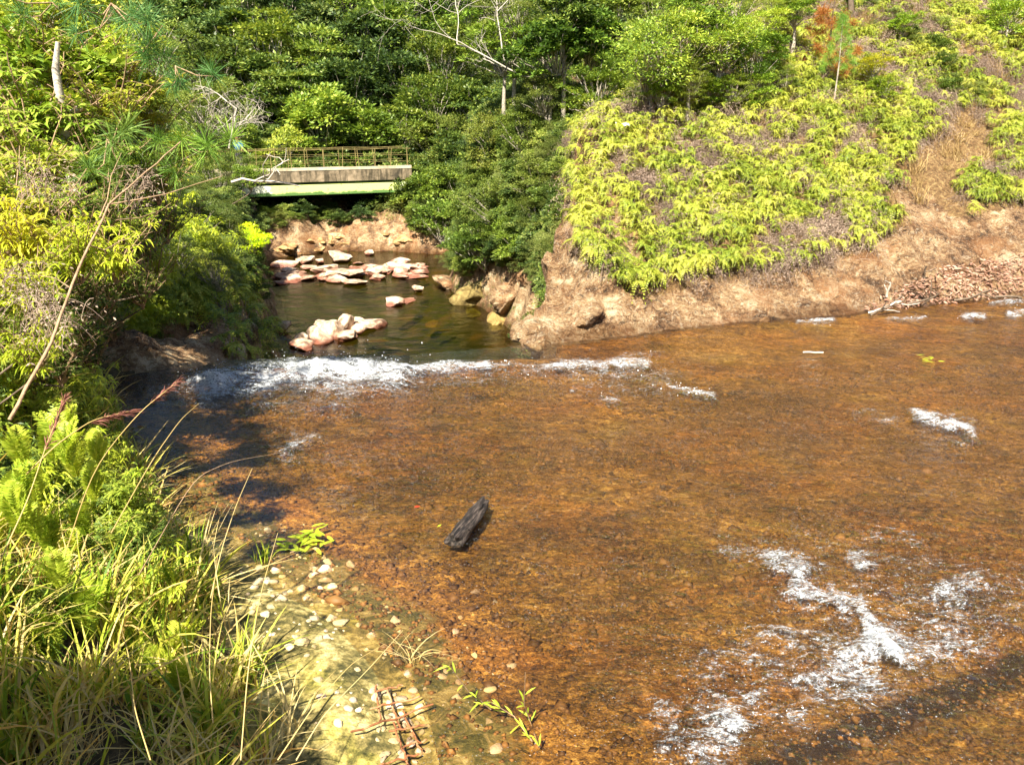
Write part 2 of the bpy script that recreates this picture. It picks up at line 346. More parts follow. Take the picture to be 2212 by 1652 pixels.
def bed_mat():
    n = NT('riverbed'); p = n.pos()
    mp = n.n('ShaderNodeMapping'); mp.inputs['Scale'].default_value = (.88, 1.15, 1); mp.inputs['Rotation'].default_value = (0, 0, .25); n.l(p, mp.inputs[0]); q = mp.outputs[0]
    big = n.noise(q, .55, 5, .6, .5); med = n.noise(q, 5, 7, .72, 1.2); fin = n.noise(q, 26, 6, .75, .6); fin2 = n.noise(p, 90, 3, .7)
    f = n.math('ADD', n.math('MULTIPLY', big, .17), n.math('ADD', n.math('MULTIPLY', med, .27), n.math('ADD', n.math('MULTIPLY', fin, .34), n.math('MULTIPLY', fin2, .22))))
    col = n.ramp(f, [(.41, (.018, .009, .005)), (.45, (.080, .041, .013)), (.485, (.195, .098, .026)), (.52, (.34, .175, .045)), (.555, (.56, .31, .085)), (.60, (.90, .64, .30))])
    och = n.gr(n.noise(q, .8, 4, .6), .45, .62); col = n.mix(n.math('MULTIPLY', och, .45), col, n.mix(1., col, (1.15, .78, .62), 'MULTIPLY'))
    olv = n.gr(n.noise(q, 1.1, 5, .6), .52, .64); col = n.mix(n.math('MULTIPLY', olv, .5), col, n.mix(1., col, (.62, .80, .75), 'MULTIPLY'))
    col = n.mix(1., col, (.94, .90, .66), 'MULTIPLY')
    dk = n.gr(n.noise(q, .9, 6, .7, 1.), .50, .62); col = n.mix(n.math('MULTIPLY', dk, .55), col, n.mix(1., col, (.42, .42, .42), 'MULTIPLY'))
    col = n.mix(n.gr(n.math('ADD', n.attr('ledge'), n.math('MULTIPLY', n.math('SUBTRACT', med, .5), 2.2)), .45, .9), col, (.03, .016, .008))  # dark band: darker rock with wave shadow painted into the bed colour
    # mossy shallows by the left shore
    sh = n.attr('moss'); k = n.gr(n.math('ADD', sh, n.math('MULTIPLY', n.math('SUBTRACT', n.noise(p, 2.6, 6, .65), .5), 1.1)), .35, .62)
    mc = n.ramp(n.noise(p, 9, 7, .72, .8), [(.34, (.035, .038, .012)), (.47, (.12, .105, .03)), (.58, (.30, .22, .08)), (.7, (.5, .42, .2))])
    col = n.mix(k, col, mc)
    h = n.math('ADD', n.math('MULTIPLY', med, .7), n.math('MULTIPLY', fin, .5))
    return n.done(n.pbr(col, .65, n.bump(h, .9, .05), .3))
M['bed'] = bed_mat()

def bank_mat():
    n = NT('bank'); p = n.pos()
    a = n.noise(p, 3.2, 7, .65, .7); b = n.noise(p, 22, 6, .72)
    f = n.math('ADD', n.math('MULTIPLY', a, .6), n.math('MULTIPLY', b, .4))
    col = n.ramp(f, [(.38, (.03, .03, .010)), (.45, (.10, .085, .026)), (.50, (.23, .18, .06)), (.55, (.38, .31, .12)), (.62, (.58, .49, .26))])
    ye = n.gr(n.noise(p, 1.7, 5, .65), .5, .62); col = n.mix(n.math('MULTIPLY', ye, .5), col, n.mix(1., col, (1.1, 1.25, .45), 'MULTIPLY'))
    soil = n.ramp(b, [(.35, (.03, .022, .012)), (.6, (.12, .085, .04))])
    k = n.gr(n.math('ADD', n.attr('soil'), n.math('MULTIPLY', n.math('SUBTRACT', a, .5), 1.)), .4, .6)
    col = n.mix(k, col, soil)
    return n.done(n.pbr(col, .75, n.bump(n.math('ADD', a, n.math('MULTIPLY', b, .5)), .8, .04), .3))
M['bank'] = bank_mat()
def poolbed_mat():
    n = NT('pool_bed'); p = n.pos()
    col = n.ramp(n.noise(p, .7, 6, .65, .6), [(.38, (.030, .032, .010)), (.55, (.085, .065, .018)), (.70, (.22, .11, .03))])
    return n.done(n.pbr(col, .8, n.bump(n.noise(p, 4, 5), .5, .1), .2))
M['pool_bed'] = poolbed_mat()

# ------------------------------------------------------------------ the ground, one polar sheet cut by what it is made of
ROCKZ = sp((1100, 770), (1105, 690), (1160, 560), (1165, 470), (1225, 450), (1230, 560), (1300, 595), (1350, 640), (1430, 640), (1540, 605), (1700, 592), (1850, 548), (1960, 490), (1930, 415),
           (2010, 420), (2060, 470), (2240, 440), (3200, 420), (3200, 760), (2240, 640), (1600, 705))
DRYZ = sp((1890, 425), (1990, 330), (2060, 250), (2120, 235), (2140, 330), (2090, 400), (2060, 475), (1950, 490))
FERNZ = sp((1180, 310), (1225, 440), (1235, 560), (1300, 590), (1350, 636), (1430, 640), (1540, 602), (1700, 592), (1850, 548), (1960, 485), (2030, 460), (2240, 450), (3300, 400), (3300, -900), (1350, -900), (1260, 120))
def azs():
    fine = np.linspace(-36, 36, 700); c = np.linspace(37, 323, 90)
    return np.radians(np.concatenate([fine, c]))
az = azs(); rr = [.4, .8, 1.2, 1.6, 2.0]
while rr[-1] < 48: rr.append(rr[-1] * 1.0062)
while rr[-1] < 500: rr.append(rr[-1] * 1.028)
rr = np.array(rr); nA, nR = len(az), len(rr)
X = (np.sin(az)[None] * rr[:, None]).ravel(); Y = (np.cos(az)[None] * rr[:, None]).ravel()
Z = height(X, Y)
ii = np.arange(nR - 1)[:, None] * nA; jj = np.arange(nA)[None]; j2 = (jj + 1) % nA
Q = np.stack([ii + jj, ii + j2, ii + nA + j2, ii + nA + jj], -1).reshape(-1, 4)
V = np.stack([X, Y, Z], 1)
V = np.concatenate([V, [[0, 0, H1(0, 0)]]]); X, Y, Z = V.T; T0 = np.stack([np.full(nA, len(V) - 1), (np.arange(nA) + 1) % nA, np.arange(nA)], 1)
insS = in_poly(X, Y, SLAB); insG = in_poly(X, Y, GORGE); dS = pl_dist(X, Y, SHORE); dG_ = pl_dist(X, Y, GORGE, True)
pu, pv = project(V); sH = hill_s(X, Y)
rockA = (in_poly(pu, pv, ROCKZ) & (sH > -.2)).astype(float)
rockA = np.maximum(rockA, ((Y > 9.2) & (X < -2.5) & (X > -5.2) & (Y < 14) & ~insS))      # rock wedge by the falls
rockA = np.maximum(rockA, sst(2.2, .8, dG_) * (Y > 11.5))
rockA = np.maximum(rockA, (Y > 42) * (dG_ < 4.5) * (X < 1) * .55)
mossA = sst(1.5, .2, dG_) * (X > -2.5) * (Y > 16) * .55
wetA = np.maximum(sst(-3.75, -4.0, Z) * (Y > 11.5), sst(.30, .05, sH + .1 * fbm(X * 3, Y * 3, 99)) * (Y < 16) * (X > -.3) * (Z < .3) * .8)
soilA = sst(-.1, .25, dS - slab_shore_w(Y)) * (~insS)
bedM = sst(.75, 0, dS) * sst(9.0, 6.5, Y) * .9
cu = lambda f, A: A[f].mean(1)
fi = np.arange(len(Q)); cx, cyy = cu(Q, X), cu(Q, Y)
leftside = (cx < np.interp(cyy, [10, 27, 38, 60, 200], [-1.6, -3.6, -7.2, -6, -6])) | (hill_s(cx, cyy) < -.25)
zS = in_poly(cx, cyy, SLAB); zG = in_poly(cx, cyy, GORGE); zRock = cu(Q, rockA) > .5
DK = [gz(2230 * S, 1400 * S)[:2], gz(2000 * S, 1500 * S)[:2], gz(1750 * S, 1600 * S)[:2], gz(1550 * S, 1700 * S)[:2]]
ledge = np.exp(-(pl_dist(X, Y, [tuple(a) for a in DK]) / .16) ** 2)  # mask of the painted dark band, rock tone and wave shadow together
zone = np.where(zS, 0, np.where(zG, 1, np.where(leftside & (cyy < 9.6), 2, np.where(zRock & ~leftside & (cyy < 20), 3, 4))))
attrs = dict(rock=rockA, moss=np.where(insS, bedM, mossA), wet=wetA, soil=soilA, ledge=ledge)  # ledge: mask of the painted dark band, rock tone and wave shadow
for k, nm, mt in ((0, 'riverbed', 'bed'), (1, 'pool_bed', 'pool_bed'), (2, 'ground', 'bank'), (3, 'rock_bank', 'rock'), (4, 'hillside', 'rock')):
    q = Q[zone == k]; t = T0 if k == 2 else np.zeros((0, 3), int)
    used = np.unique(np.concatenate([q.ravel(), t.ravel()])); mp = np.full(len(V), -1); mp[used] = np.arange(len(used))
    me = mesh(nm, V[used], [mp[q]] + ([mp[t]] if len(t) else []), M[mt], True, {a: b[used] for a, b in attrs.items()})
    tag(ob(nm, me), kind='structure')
del V, Q

# ------------------------------------------------------------------ foam strokes on the shallow water (photo notes, put down on the water plane)
STROKES = [  # points (2212 px), half width px, strength
    ([(330, 848), (400, 840), (470, 832)], 20, .45), ([(430, 838), (520, 822), (600, 816), (700, 806), (790, 806), (850, 812)], 22, 1.05), ([(640, 800), (720, 792), (800, 800)], 16, 1.1),
    ([(440, 850), (600, 842), (760, 838), (880, 826)], 16, .55), ([(870, 806), (960, 796), (1050, 790)], 8, 1.0), ([(1050, 790), (1130, 790), (1200, 792)], 8, .6), ([(1200, 790), (1300, 790), (1395, 786)], 9, .95),
    ([(1130, 800), (1290, 800)], 10, .5), ([(1340, 770), (1430, 762)], 5, .45), ([(1455, 838), (1500, 848), (1545, 860)], 7, .95), ([(1300, 862), (1345, 862)], 7, .7), ([(930, 830), (1100, 815)], 10, .35),
    ([(1985, 895), (2020, 912), (2060, 925), (2100, 940)], 10, 1.05), ([(1850, 893), (1930, 905)], 8, .45), ([(2000, 893), (2060, 905)], 7, .5), ([(610, 985), (650, 960), (690, 940)], 9, .6), ([(640, 935), (700, 945)], 7, .5), ([(600, 975), (660, 970)], 8, .4),
    ([(1725, 695), (1800, 693)], 4, .8), ([(1915, 690), (2000, 687)], 4, .7), ([(2080, 684), (2125, 683)], 5, .9), ([(2140, 655), (2212, 650)], 4, .8), ([(2180, 678), (2240, 674)], 5, .8),
    ([(1680, 1215), (1730, 1225), (1760, 1240)], 12, .85), ([(1600, 1185), (1660, 1195)], 9, .4), ([(1735, 1255), (1700, 1285), (1760, 1310), (1810, 1335)], 13, .78), ([(1845, 1205), (1870, 1240)], 13, .72),
    ([(1810, 1290), (1870, 1295), (1900, 1330), (1930, 1370), (1960, 1420)], 12, .9), ([(1890, 1365), (1930, 1385), (1965, 1425)], 15, 1.05), ([(2010, 1300), (2050, 1340), (2000, 1380), (2060, 1400)], 24, .66), ([(2060, 1270), (2120, 1260)], 13, .6),
    ([(2150, 1260), (2230, 1270)], 14, .45), ([(1590, 1378), (1640, 1362), (1700, 1370)], 10, .6), ([(1740, 1480), (1790, 1450), (1860, 1440), (1870, 1405)], 22, .82), ([(1760, 1500), (1840, 1480)], 22, .72),
    ([(1640, 1420), (1720, 1430)], 18, .45), ([(1570, 1610), (1610, 1575), (1640, 1555)], 20, .88), ([(1490, 1570), (1530, 1620), (1550, 1660)], 16, .65), ([(1460, 1510), (1520, 1520)], 12, .5), ([(1650, 1520), (1720, 1540)], 16, .42),
    ([(1960, 1170), (2000, 1180)], 10, .5), ([(1120, 1225), (1160, 1228)], 8, .3), ([(1550, 1480), (1700, 1480)], 25, .35), ([(1850, 1270), (2050, 1280)], 22, .35),
    ([(1560, 1440), (1660, 1400), (1800, 1390)], 26, .42), ([(1700, 1540), (1850, 1500), (1950, 1450)], 26, .42), ([(1960, 1330), (2100, 1340), (2200, 1300)], 26, .42), ([(1560, 1530), (1640, 1500)], 26, .42), ([(1900, 1220), (2000, 1230)], 18, .38), ([(1720, 1160), (1900, 1165)], 14, .3), ([(1240, 838), (1440, 838)], 14, .38), ([(560, 880), (760, 880)], 14, .34), ([(950, 800), (1450, 815)], 16, .45)]
def foam_at(u, v):
    f = np.zeros(np.shape(u))
    for pts, hw, st in STROKES:
        pts = [(a * S, b * S) for a, b in pts]; hw = hw * (1.5 if pts[0][1] < 480 else 2.35); st = st * (1.1 if pts[0][1] < 480 else 1.12)
        g = np.zeros(np.shape(u)); n = len(pts)
        for i in range(n - 1):
            (x1, y1), (x2, y2) = pts[i], pts[i + 1]; vx, vy = x2 - x1, y2 - y1
            t = np.clip(((u - x1) * vx + (v - y1) * vy) / (vx * vx + vy * vy), 0, 1)
            d2 = ((u - x1 - t * vx) ** 2 + ((v - y1 - t * vy) * 1.0) ** 2) / (hw * S) ** 2
            g = np.maximum(g, np.exp(-d2 * .8))
        f = np.maximum(f, st * g)
    return f
def water_mat():
    n = NT('shallow_water'); p = n.pos(); fo = n.attr('foam')
    mp = n.n('ShaderNodeMapping'); mp.inputs['Scale'].default_value = (1., 1.7, 1); mp.inputs['Rotation'].default_value = (0, 0, -.2); n.l(p, mp.inputs[0]); q = mp.outputs[0]
    h = n.math('ADD', n.noise(q, 9, 6, .62, 1.0), n.math('MULTIPLY', n.noise(q, 38, 4, .65, .5), .35))
    calm = n.attr('calm')
    bs = n.n('ShaderNodeBump'); bs.inputs['Distance'].default_value = .035; n.l(h, bs.inputs['Height']); n.l(n.gr(calm, 0, 1, .85, .15), bs.inputs['Strength'])
    gl = n.n('ShaderNodeBsdfGlossy'); gl.inputs['Roughness'].default_value = .09; gl.inputs[0].default_value = (1, 1, 1, 1); n.l(bs.outputs[0], gl.inputs['Normal'])
    tr = n.n('ShaderNodeBsdfTransparent'); tr.inputs[0].default_value = (.93, .86, .72, 1)
    fr = n.n('ShaderNodeFresnel'); fr.inputs[0].default_value = 1.33; n.l(bs.outputs[0], fr.inputs['Normal'])
    wt = n.smix(fr.outputs[0], tr.outputs[0], gl.outputs[0])
    k0 = n.noise(q, 4.2, 5, .65, 2.2); k1 = n.noise(q, 15, 7, .72, 1.6); k2 = n.noise(p, 55, 4, .7, .5)
    k = n.math('ADD', n.math('MULTIPLY', k0, .38), n.math('ADD', n.math('MULTIPLY', k1, .40), n.math('MULTIPLY', k2, .22)))
    lace = n.gr(n.math('ABSOLUTE', n.math('SUBTRACT', n.noise(q, 6, 4, .55, 1.8), .5)), .045, .0)
    m = n.math('SUBTRACT', n.math('ADD', n.math('MULTIPLY', fo, .55), n.math('MULTIPLY', n.math('SUBTRACT', k, .5), 2.5)), n.math('SUBTRACT', .37, n.math('MULTIPLY', lace, .16)))
    fm = n.gr(m, -.10, .36)
    # white flecks: sun sparkles painted into the surface, and single bubbles
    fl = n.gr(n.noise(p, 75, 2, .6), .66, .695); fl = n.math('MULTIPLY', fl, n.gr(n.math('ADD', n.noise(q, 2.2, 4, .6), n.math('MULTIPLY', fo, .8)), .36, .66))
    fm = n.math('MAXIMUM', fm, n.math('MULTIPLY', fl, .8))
    df = n.pbr(n.ramp(k2, [(.38, (.28, .31, .37)), (.5, (.52, .54, .58)), (.62, (.76, .77, .78))]), .5, n.bump(k, 1., .06), .5)
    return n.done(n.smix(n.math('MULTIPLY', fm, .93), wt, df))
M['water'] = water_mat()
uu = np.arange(-160, 1500, 2.2); vv = np.concatenate([np.linspace(262, 292, 14), np.arange(293, 420, 1.0), np.arange(421.5, 800, 1.7), np.array([830, 900, 1100])])
U, VV = np.meshgrid(uu, vv); U = U.ravel(); VV = VV.ravel()
t = -CAMZ / ((-math.sin(PITCH) * F + math.cos(PITCH) * (382 - VV)) / (math.cos(PITCH) * F + math.sin(PITCH) * (382 - VV)))
wy = t; wx = t * (U - 512) / (math.cos(PITCH) * F + math.sin(PITCH) * (382 - VV))
wpx = np.clip(VV - 330, 10, 400) * .07
fo = foam_at(U + wpx * 2.2 * fbm(wx * 2.6, wy * 2.6, 57, 5), VV + wpx * 1.1 * fbm(wx * 2.6, wy * 2.6, 58, 5)) * (.86 + .5 * fbm(wx * 4, wy * 5, 59, 4))
flow = fbm(wx * 1.1 + wy * .4, wy * 2.2, 51, 4); chop = fbm(wx * 7, wy * 11, 52, 4)
shore_d = pl_dist(wx, wy, SHORE); calm = sst(1.2, .35, shore_d)
rough_zone = np.exp(-(((wx - 2.4) / 2.2) ** 2 + ((wy - 4.2) / 1.6) ** 2))
wz = .012 * flow * (1 - calm) + (.006 + .012 * rough_zone) * chop * (1 - calm) + fo * (.030 + .06 * (fbm(wx * 6, wy * 6, 53, 5) + .1)) * np.clip(VV / 380., 1, 3) ** -.0
crest = fo * sst(434, 420, VV) * sst(360, 372, VV) * sst(440, 380, U); wz = wz + crest * .075 * np.clip(.6 + fbm(wx * 2.6, wy * 2.6, 54, 2) * 1.2, 0, 2)
cyl = np.interp(wx, CY, CYY); over = np.where(wx < -1.2, wy - (cyl + .02), -1)
wz = np.where(over > 0, -np.minimum(over * over * 6 + over * .4, 5), wz)
keep = (wx > -60)
nU, nV = len(uu), len(vv)
ii = np.arange(nV - 1)[:, None] * nU; jj = np.arange(nU - 1)[None]
Q = np.stack([ii + jj, ii + nU + jj, ii + nU + jj + 1, ii + jj + 1], -1).reshape(-1, 4)
cx, cyy = wx[Q].mean(1), wy[Q].mean(1)
inside = in_poly(cx, cyy, SLAB) | (pl_dist(cx, cyy, SLAB, True) < .16) | ((cx > -3.6) & (cx < .1) & (cyy > 9) & (cyy < np.interp(cx, CY, CYY) + .75))
inside &= cyy < np.where(cx < -1.3, np.interp(cx, CY, CYY) + .75, np.where(cx < .25, np.interp(cx, CY, CYY) + .02, 99))
Q = Q[inside]; used = np.unique(Q); mp_ = np.full(len(U), -1); mp_[used] = np.arange(len(used))
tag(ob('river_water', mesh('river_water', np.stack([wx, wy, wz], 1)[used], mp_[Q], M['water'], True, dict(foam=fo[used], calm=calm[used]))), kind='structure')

def pool_mat():
    n = NT('pool_water'); p = n.pos()
    mp = n.n('ShaderNodeMapping'); mp.inputs['Scale'].default_value = (1., 1.5, 1); n.l(p, mp.inputs[0])
    h = n.noise(mp.outputs[0], 1.6, 5, .6, .6)
    b = n.bump(h, .35, .12)
    gl = n.n('ShaderNodeBsdfGlossy'); gl.inputs['Roughness'].default_value = .06; n.l(b, gl.inputs['Normal'])
    tr = n.n('ShaderNodeBsdfTransparent'); tr.inputs[0].default_value = (.46, .45, .22, 1)
    fr = n.n('ShaderNodeFresnel'); fr.inputs[0].default_value = 1.33; n.l(b, fr.inputs['Normal'])
    return n.done(n.smix(fr.outputs[0], tr.outputs[0], gl.outputs[0]))
M['pool'] = pool_mat()
xs = np.linspace(-14, 24, 120); ys = np.linspace(10.7, 46, 120); gx, gyy = np.meshgrid(xs, ys)
Vp = np.stack([gx.ravel(), gyy.ravel(), -4.1 + .015 * fbm(gx.ravel() * 2, gyy.ravel() * 2, 61)], 1)
i = np.arange(119)[:, None] * 120; j = np.arange(119)[None]; Qp = np.stack([i + j, i + j + 1, i + 121 + j, i + 120 + j], -1).reshape(-1, 4)
dm = pl_dist(Vp[Qp].mean(1)[:, 0], Vp[Qp].mean(1)[:, 1], GORGE, True); okp = in_poly(Vp[Qp].mean(1)[:, 0], Vp[Qp].mean(1)[:, 1], GORGE) | (dm < 1.2)
tag(ob('pool_water', mesh('pool_water', Vp, Qp[okp], M['pool'])), kind='structure')

# ------------------------------------------------------------------ plant builders
def crown_mesh(name, seed, mat, nclump=46, per=95, L=.11, W=.055, flat=.62, tier=False, rc=.27, lean=.35):
    """crown of radius ~1 round the origin: leaf pads on an uneven shell; returns leaves mesh and limb mesh"""
    r = np.random.default_rng(seed); m = MB(); br = MB()
    d = unit(r.normal(size=(nclump, 3)) + np.array([0, 0, .35])); rad = r.uniform(.5, 1.0, nclump) * (1 + .25 * np.sin(d[:, 0] * 5 + seed) * np.cos(d[:, 1] * 4))
    C = d * rad[:, None] * np.array([1, 1, .85])
    if tier: C[:, 2] = np.round(C[:, 2] * 3.2) / 3.2 + r.normal(0, .03, nclump)
    for c in C:
        k = int(per * r.uniform(.6, 1.35)); rr_ = rc * r.uniform(.7, 1.35)
        q = unit(r.normal(size=(k, 3))); q[:, 2] = np.abs(q[:, 2]) * 1.0 - .25 * (r.random(k) < .25)
        P = c + q * rr_ * np.array([1, 1, flat]) * r.uniform(.45, 1.05, k)[:, None]
        D = q * np.array([1, 1, .45]) + r.normal(0, .45, (k, 3)) + unit(c) * lean; N = np.array([0, 0, 1.]) + r.normal(0, .42, (k, 3)) + q * .5
        m.leaves(P, D, N, L * r.uniform(.6, 1.25, k), W * r.uniform(.7, 1.2, k), 1, .12)
        a = np.array([0, 0, -.85]); mid = c * .45 + np.array([0, 0, -.38]) + r.normal(0, .08, 3)
        tt = np.linspace(0, 1, 7)[:, None]; pts = (1 - tt) ** 2 * a + 2 * tt * (1 - tt) * mid + tt ** 2 * (c + [0, 0, -.02])
        pts[1:-1] += r.normal(0, .018, (5, 3)); br.tube(pts, np.linspace(.019, .004, 7), 4)
    return m.me(name + '_crown', mat), br
CROWNS = {}
def crown(kind):
    if kind in CROWNS: return CROWNS[kind]
    seed = abs(hash(kind)) % 1000 if False else sum(map(ord, kind)) * 7
    base, v = kind.rsplit('_', 1); K = dict(
        dark=dict(mat=M['leaf_dark'], per=125, L=.12, W=.058, rc=.24, nclump=44), mid=dict(mat=M['leaf_mid'], per=120, L=.11, W=.05),
        tier=dict(mat=M['leaf_mid'], nclump=40, per=130, L=.11, W=.05, flat=.32, tier=True, rc=.33),
        yellow=dict(mat=M['leaf_yellow'], per=100, L=.12, W=.045, nclump=44), olive=dict(mat=M['leaf_olive'], per=170, L=.065, W=.025, nclump=60, rc=.24),
        big=dict(mat=M['leaf_yellow'], per=46, L=.19, W=.08, nclump=40), airy=dict(mat=M['leaf_mid'], per=120, L=.085, W=.036, nclump=46, rc=.30),
        fine=dict(mat=M['leaf_olive'], per=190, L=.05, W=.014, nclump=60, rc=.25, lean=.6))[base]
    me, br = crown_mesh(kind, seed, **K)
    CROWNS[kind] = (me, br.me(kind + '_limbs', M['bark_pale'])); return CROWNS[kind]
def trunk_mesh(b, h, rad, r, bark):
    tt = np.linspace(0, 1, 8); pts = np.stack([np.sin(tt * 2.5 + r.uniform(0, 6)) * h * .03 * tt, np.cos(tt * 2.1 + r.uniform(0, 6)) * h * .03 * tt, tt * h], 1)
    pts -= pts[0]; pts[:, :2] -= np.outer(tt, pts[-1, :2]); pts[0, 2] = -.25
    m = MB(); m.tube(pts, np.linspace(rad * 1.35, rad * .7, 8), 8); return m.me('trunk', M[bark])
def slant_stem(P, r0, r):
    """stem of an overhanging plant: from its foot back to where the bank is as high as the plant"""
    for dx in np.arange(.1, 4.2, .15):
        x_, y_ = P[0] - dx, P[1] + .25 * dx * r.uniform(-1, 1); g = H1(x_, y_)
        if g > P[2] - .35 * dx - .1 or dx > 4: break
    b = np.array([x_, y_, g - .1]) - np.array(P); tt = np.linspace(0, 1, 9)[:, None]; mid = b * .5 + np.array([0, 0, -.12 * np.linalg.norm(b)]) + r.normal(0, .05, 3)
    m = MB(); m.tube((1 - tt) ** 2 * b + 2 * tt * (1 - tt) * mid, np.linspace(r0, r0 * .5, 9), 6); return m.me('trunk', M['bark_dark'])
NT_ = [0]
def tree(P, R, kind, label, cat='tree', group=None, tint=(1, 1, 1), name='broadleaf_tree', bark='bark_pale', sq=1.0, trad=None, over=False):
    NT_[0] += 1; r = np.random.default_rng(900 + NT_[0]); g = H1(P[0], P[1]); h = max(P[2] - g, R * .55)
    e = empty(name, (P[0], P[1], g), label, cat, group, 0)
    lm, bm = crown(kind); rz = r.uniform(0, 6.28); s_ = (R * r.uniform(.92, 1.1), R * r.uniform(.92, 1.1), R * sq)
    c = ob('crown', lm, e, (0, 0, h), (r.normal(0, .12), r.normal(0, .12), rz), s_); c.color = (*tint, 1)
    ob('branches', bm, e, (0, 0, h), c.rotation_euler, s_)
    th = max(h - R * sq * .85, .3)
    if over and th > .6: ob('trunk', slant_stem((P[0], P[1], g + th), .035, r), e, (0, 0, th))
    else: ob('trunk', trunk_mesh(None, th + .1, trad or R * .035 + .02, r, bark), e)
    return e
def fern_mesh(name, seed, nst=6, h=.32, finger=.26, mat='fern', dead=False, nf=(5, 8)):
    """forking fern: bare stems, each with an umbrella of drooping toothed fingers"""
    r = np.random.default_rng(seed); m = MB(); st = MB()
    for i in range(nst):
        a = r.uniform(0, 6.28); ln = r.uniform(.02, .22); hh = h * r.uniform(.6, 1.2)
        top = np.array([math.cos(a) * ln, math.sin(a) * ln, hh]); tt = np.linspace(0, 1, 5)[:, None]
        pts = tt * top * np.array([1, 1, 0]) * tt + np.array([0, 0, 1]) * tt * hh; st.tube(pts, .0035, 3)
        for k in range(r.integers(*nf)):
            b = a + r.normal(0, 1.3); Lf = finger * r.uniform(.7, 1.2); o = np.array([math.cos(b), math.sin(b), 0]); side = np.array([-o[1], o[0], 0])
            n = 11; u = np.linspace(0, 1, n); rise = r.uniform(.1, .55); dr = r.uniform(.6, 1.25)
            spn = top + o * (Lf * u * (1 - .18 * u))[:, None] + np.array([0, 0, 1]) * (Lf * (rise * u - dr * u * u))[:, None]
            wd = Lf * .17 * np.sin(np.clip(u * 1.0 + .12, 0, 1) * 3.0) ** .6 * (1.05 - u * .55)
            tg = unit(np.gradient(spn, axis=0)); up = np.cross(side, tg)
            up = np.where(up[:, 2:3] < 0, -up, up)
            for sg in (1, -1):
                D = side * sg + tg * .45 - up * .18
                m.leaves(spn, D, up + r.normal(0, .12, (n, 3)), wd * 1.15, Lf * .085, 1)
            m.leaves(spn[-1:], tg[-1:], up[-1:], Lf * .12, Lf * .06, 1)
    return m.me(name, M[mat]), st.me(name + '_stems', M['dead'])
def tangle_mesh(name, seed, n=90, h=.3, mat='dead'):
    r = np.random.default_rng(seed); m = MB()
    for i in range(n):
        a = r.uniform(0, 6.28); b = r.uniform(0, 6.28); p = np.array([r.normal(0, .13), r.normal(0, .13), r.uniform(0, h)]); L = r.uniform(.08, .24)
        u = np.linspace(0, 1, 5)[:, None]; o = np.array([math.cos(a), math.sin(a), 0])
        pts = p + o * L * u + np.array([0, 0, 1]) * (r.uniform(-.1, .15) * u - .2 * u * u) + np.array([math.cos(b), math.sin(b), 0]) * .05 * u * u
        if i % 2: m.tube(pts, .0028, 3)
        else:
            t_ = unit(np.gradient(pts, axis=0)); sd_ = np.cross(t_, [0, 0, 1.])
            for sg in (1, -1): m.leaves(pts, sd_ * sg + t_ * .4, np.tile([0, 0, 1.], (5, 1)) + r.normal(0, .4, (5, 3)), L * .22, L * .07, 1)
    return m.me(name, M[mat])
def tuft_mesh(name, seed, n=46, h=.5, mat='grass', w=.008, spread=.35, base=.06):
    r = np.random.default_rng(seed); m = MB(); a = r.uniform(0, 6.28, n); H = h * r.uniform(.45, 1.15, n); sp_ = spread * r.uniform(.2, 1.6, n)
    o = np.stack([np.cos(a), np.sin(a), 0 * a], 1); p0 = np.stack([r.normal(0, base, n), r.normal(0, base, n), 0 * a], 1); k = 6
    u = np.linspace(0, 1, k); sd_ = np.stack([-np.sin(a), np.cos(a), 0 * a], 1) + r.normal(0, .5, (n, 3)) * [1, 1, .2]; sd_ = unit(sd_); dr = r.uniform(0, .75, n) ** 1.5
    pts = p0[:, None] + o[:, None] * (sp_ * H)[:, None, None] * (u ** 1.6)[None, :, None] * 1.3 + np.array([0, 0, 1.]) * (H[:, None] * (u[None] - dr[:, None] * u[None] ** 2.6))[..., None]
    wd = w * r.uniform(.5, 1.3, n)[:, None] * np.array([.7, 1, .95, .8, .5, .04])[None]
    A = pts + sd_[:, None] * wd[..., None] * .5; B = pts - sd_[:, None] * wd[..., None] * .5
    V = np.stack([A, B], 2).reshape(-1, 3); i_ = (np.arange(n)[:, None] * 2 * k + np.arange(k - 1)[None] * 2)[..., None]
    m.add(V, (i_ + np.array([0, 1, 3, 2])).reshape(-1, 4)); return m.me(name, M[mat])
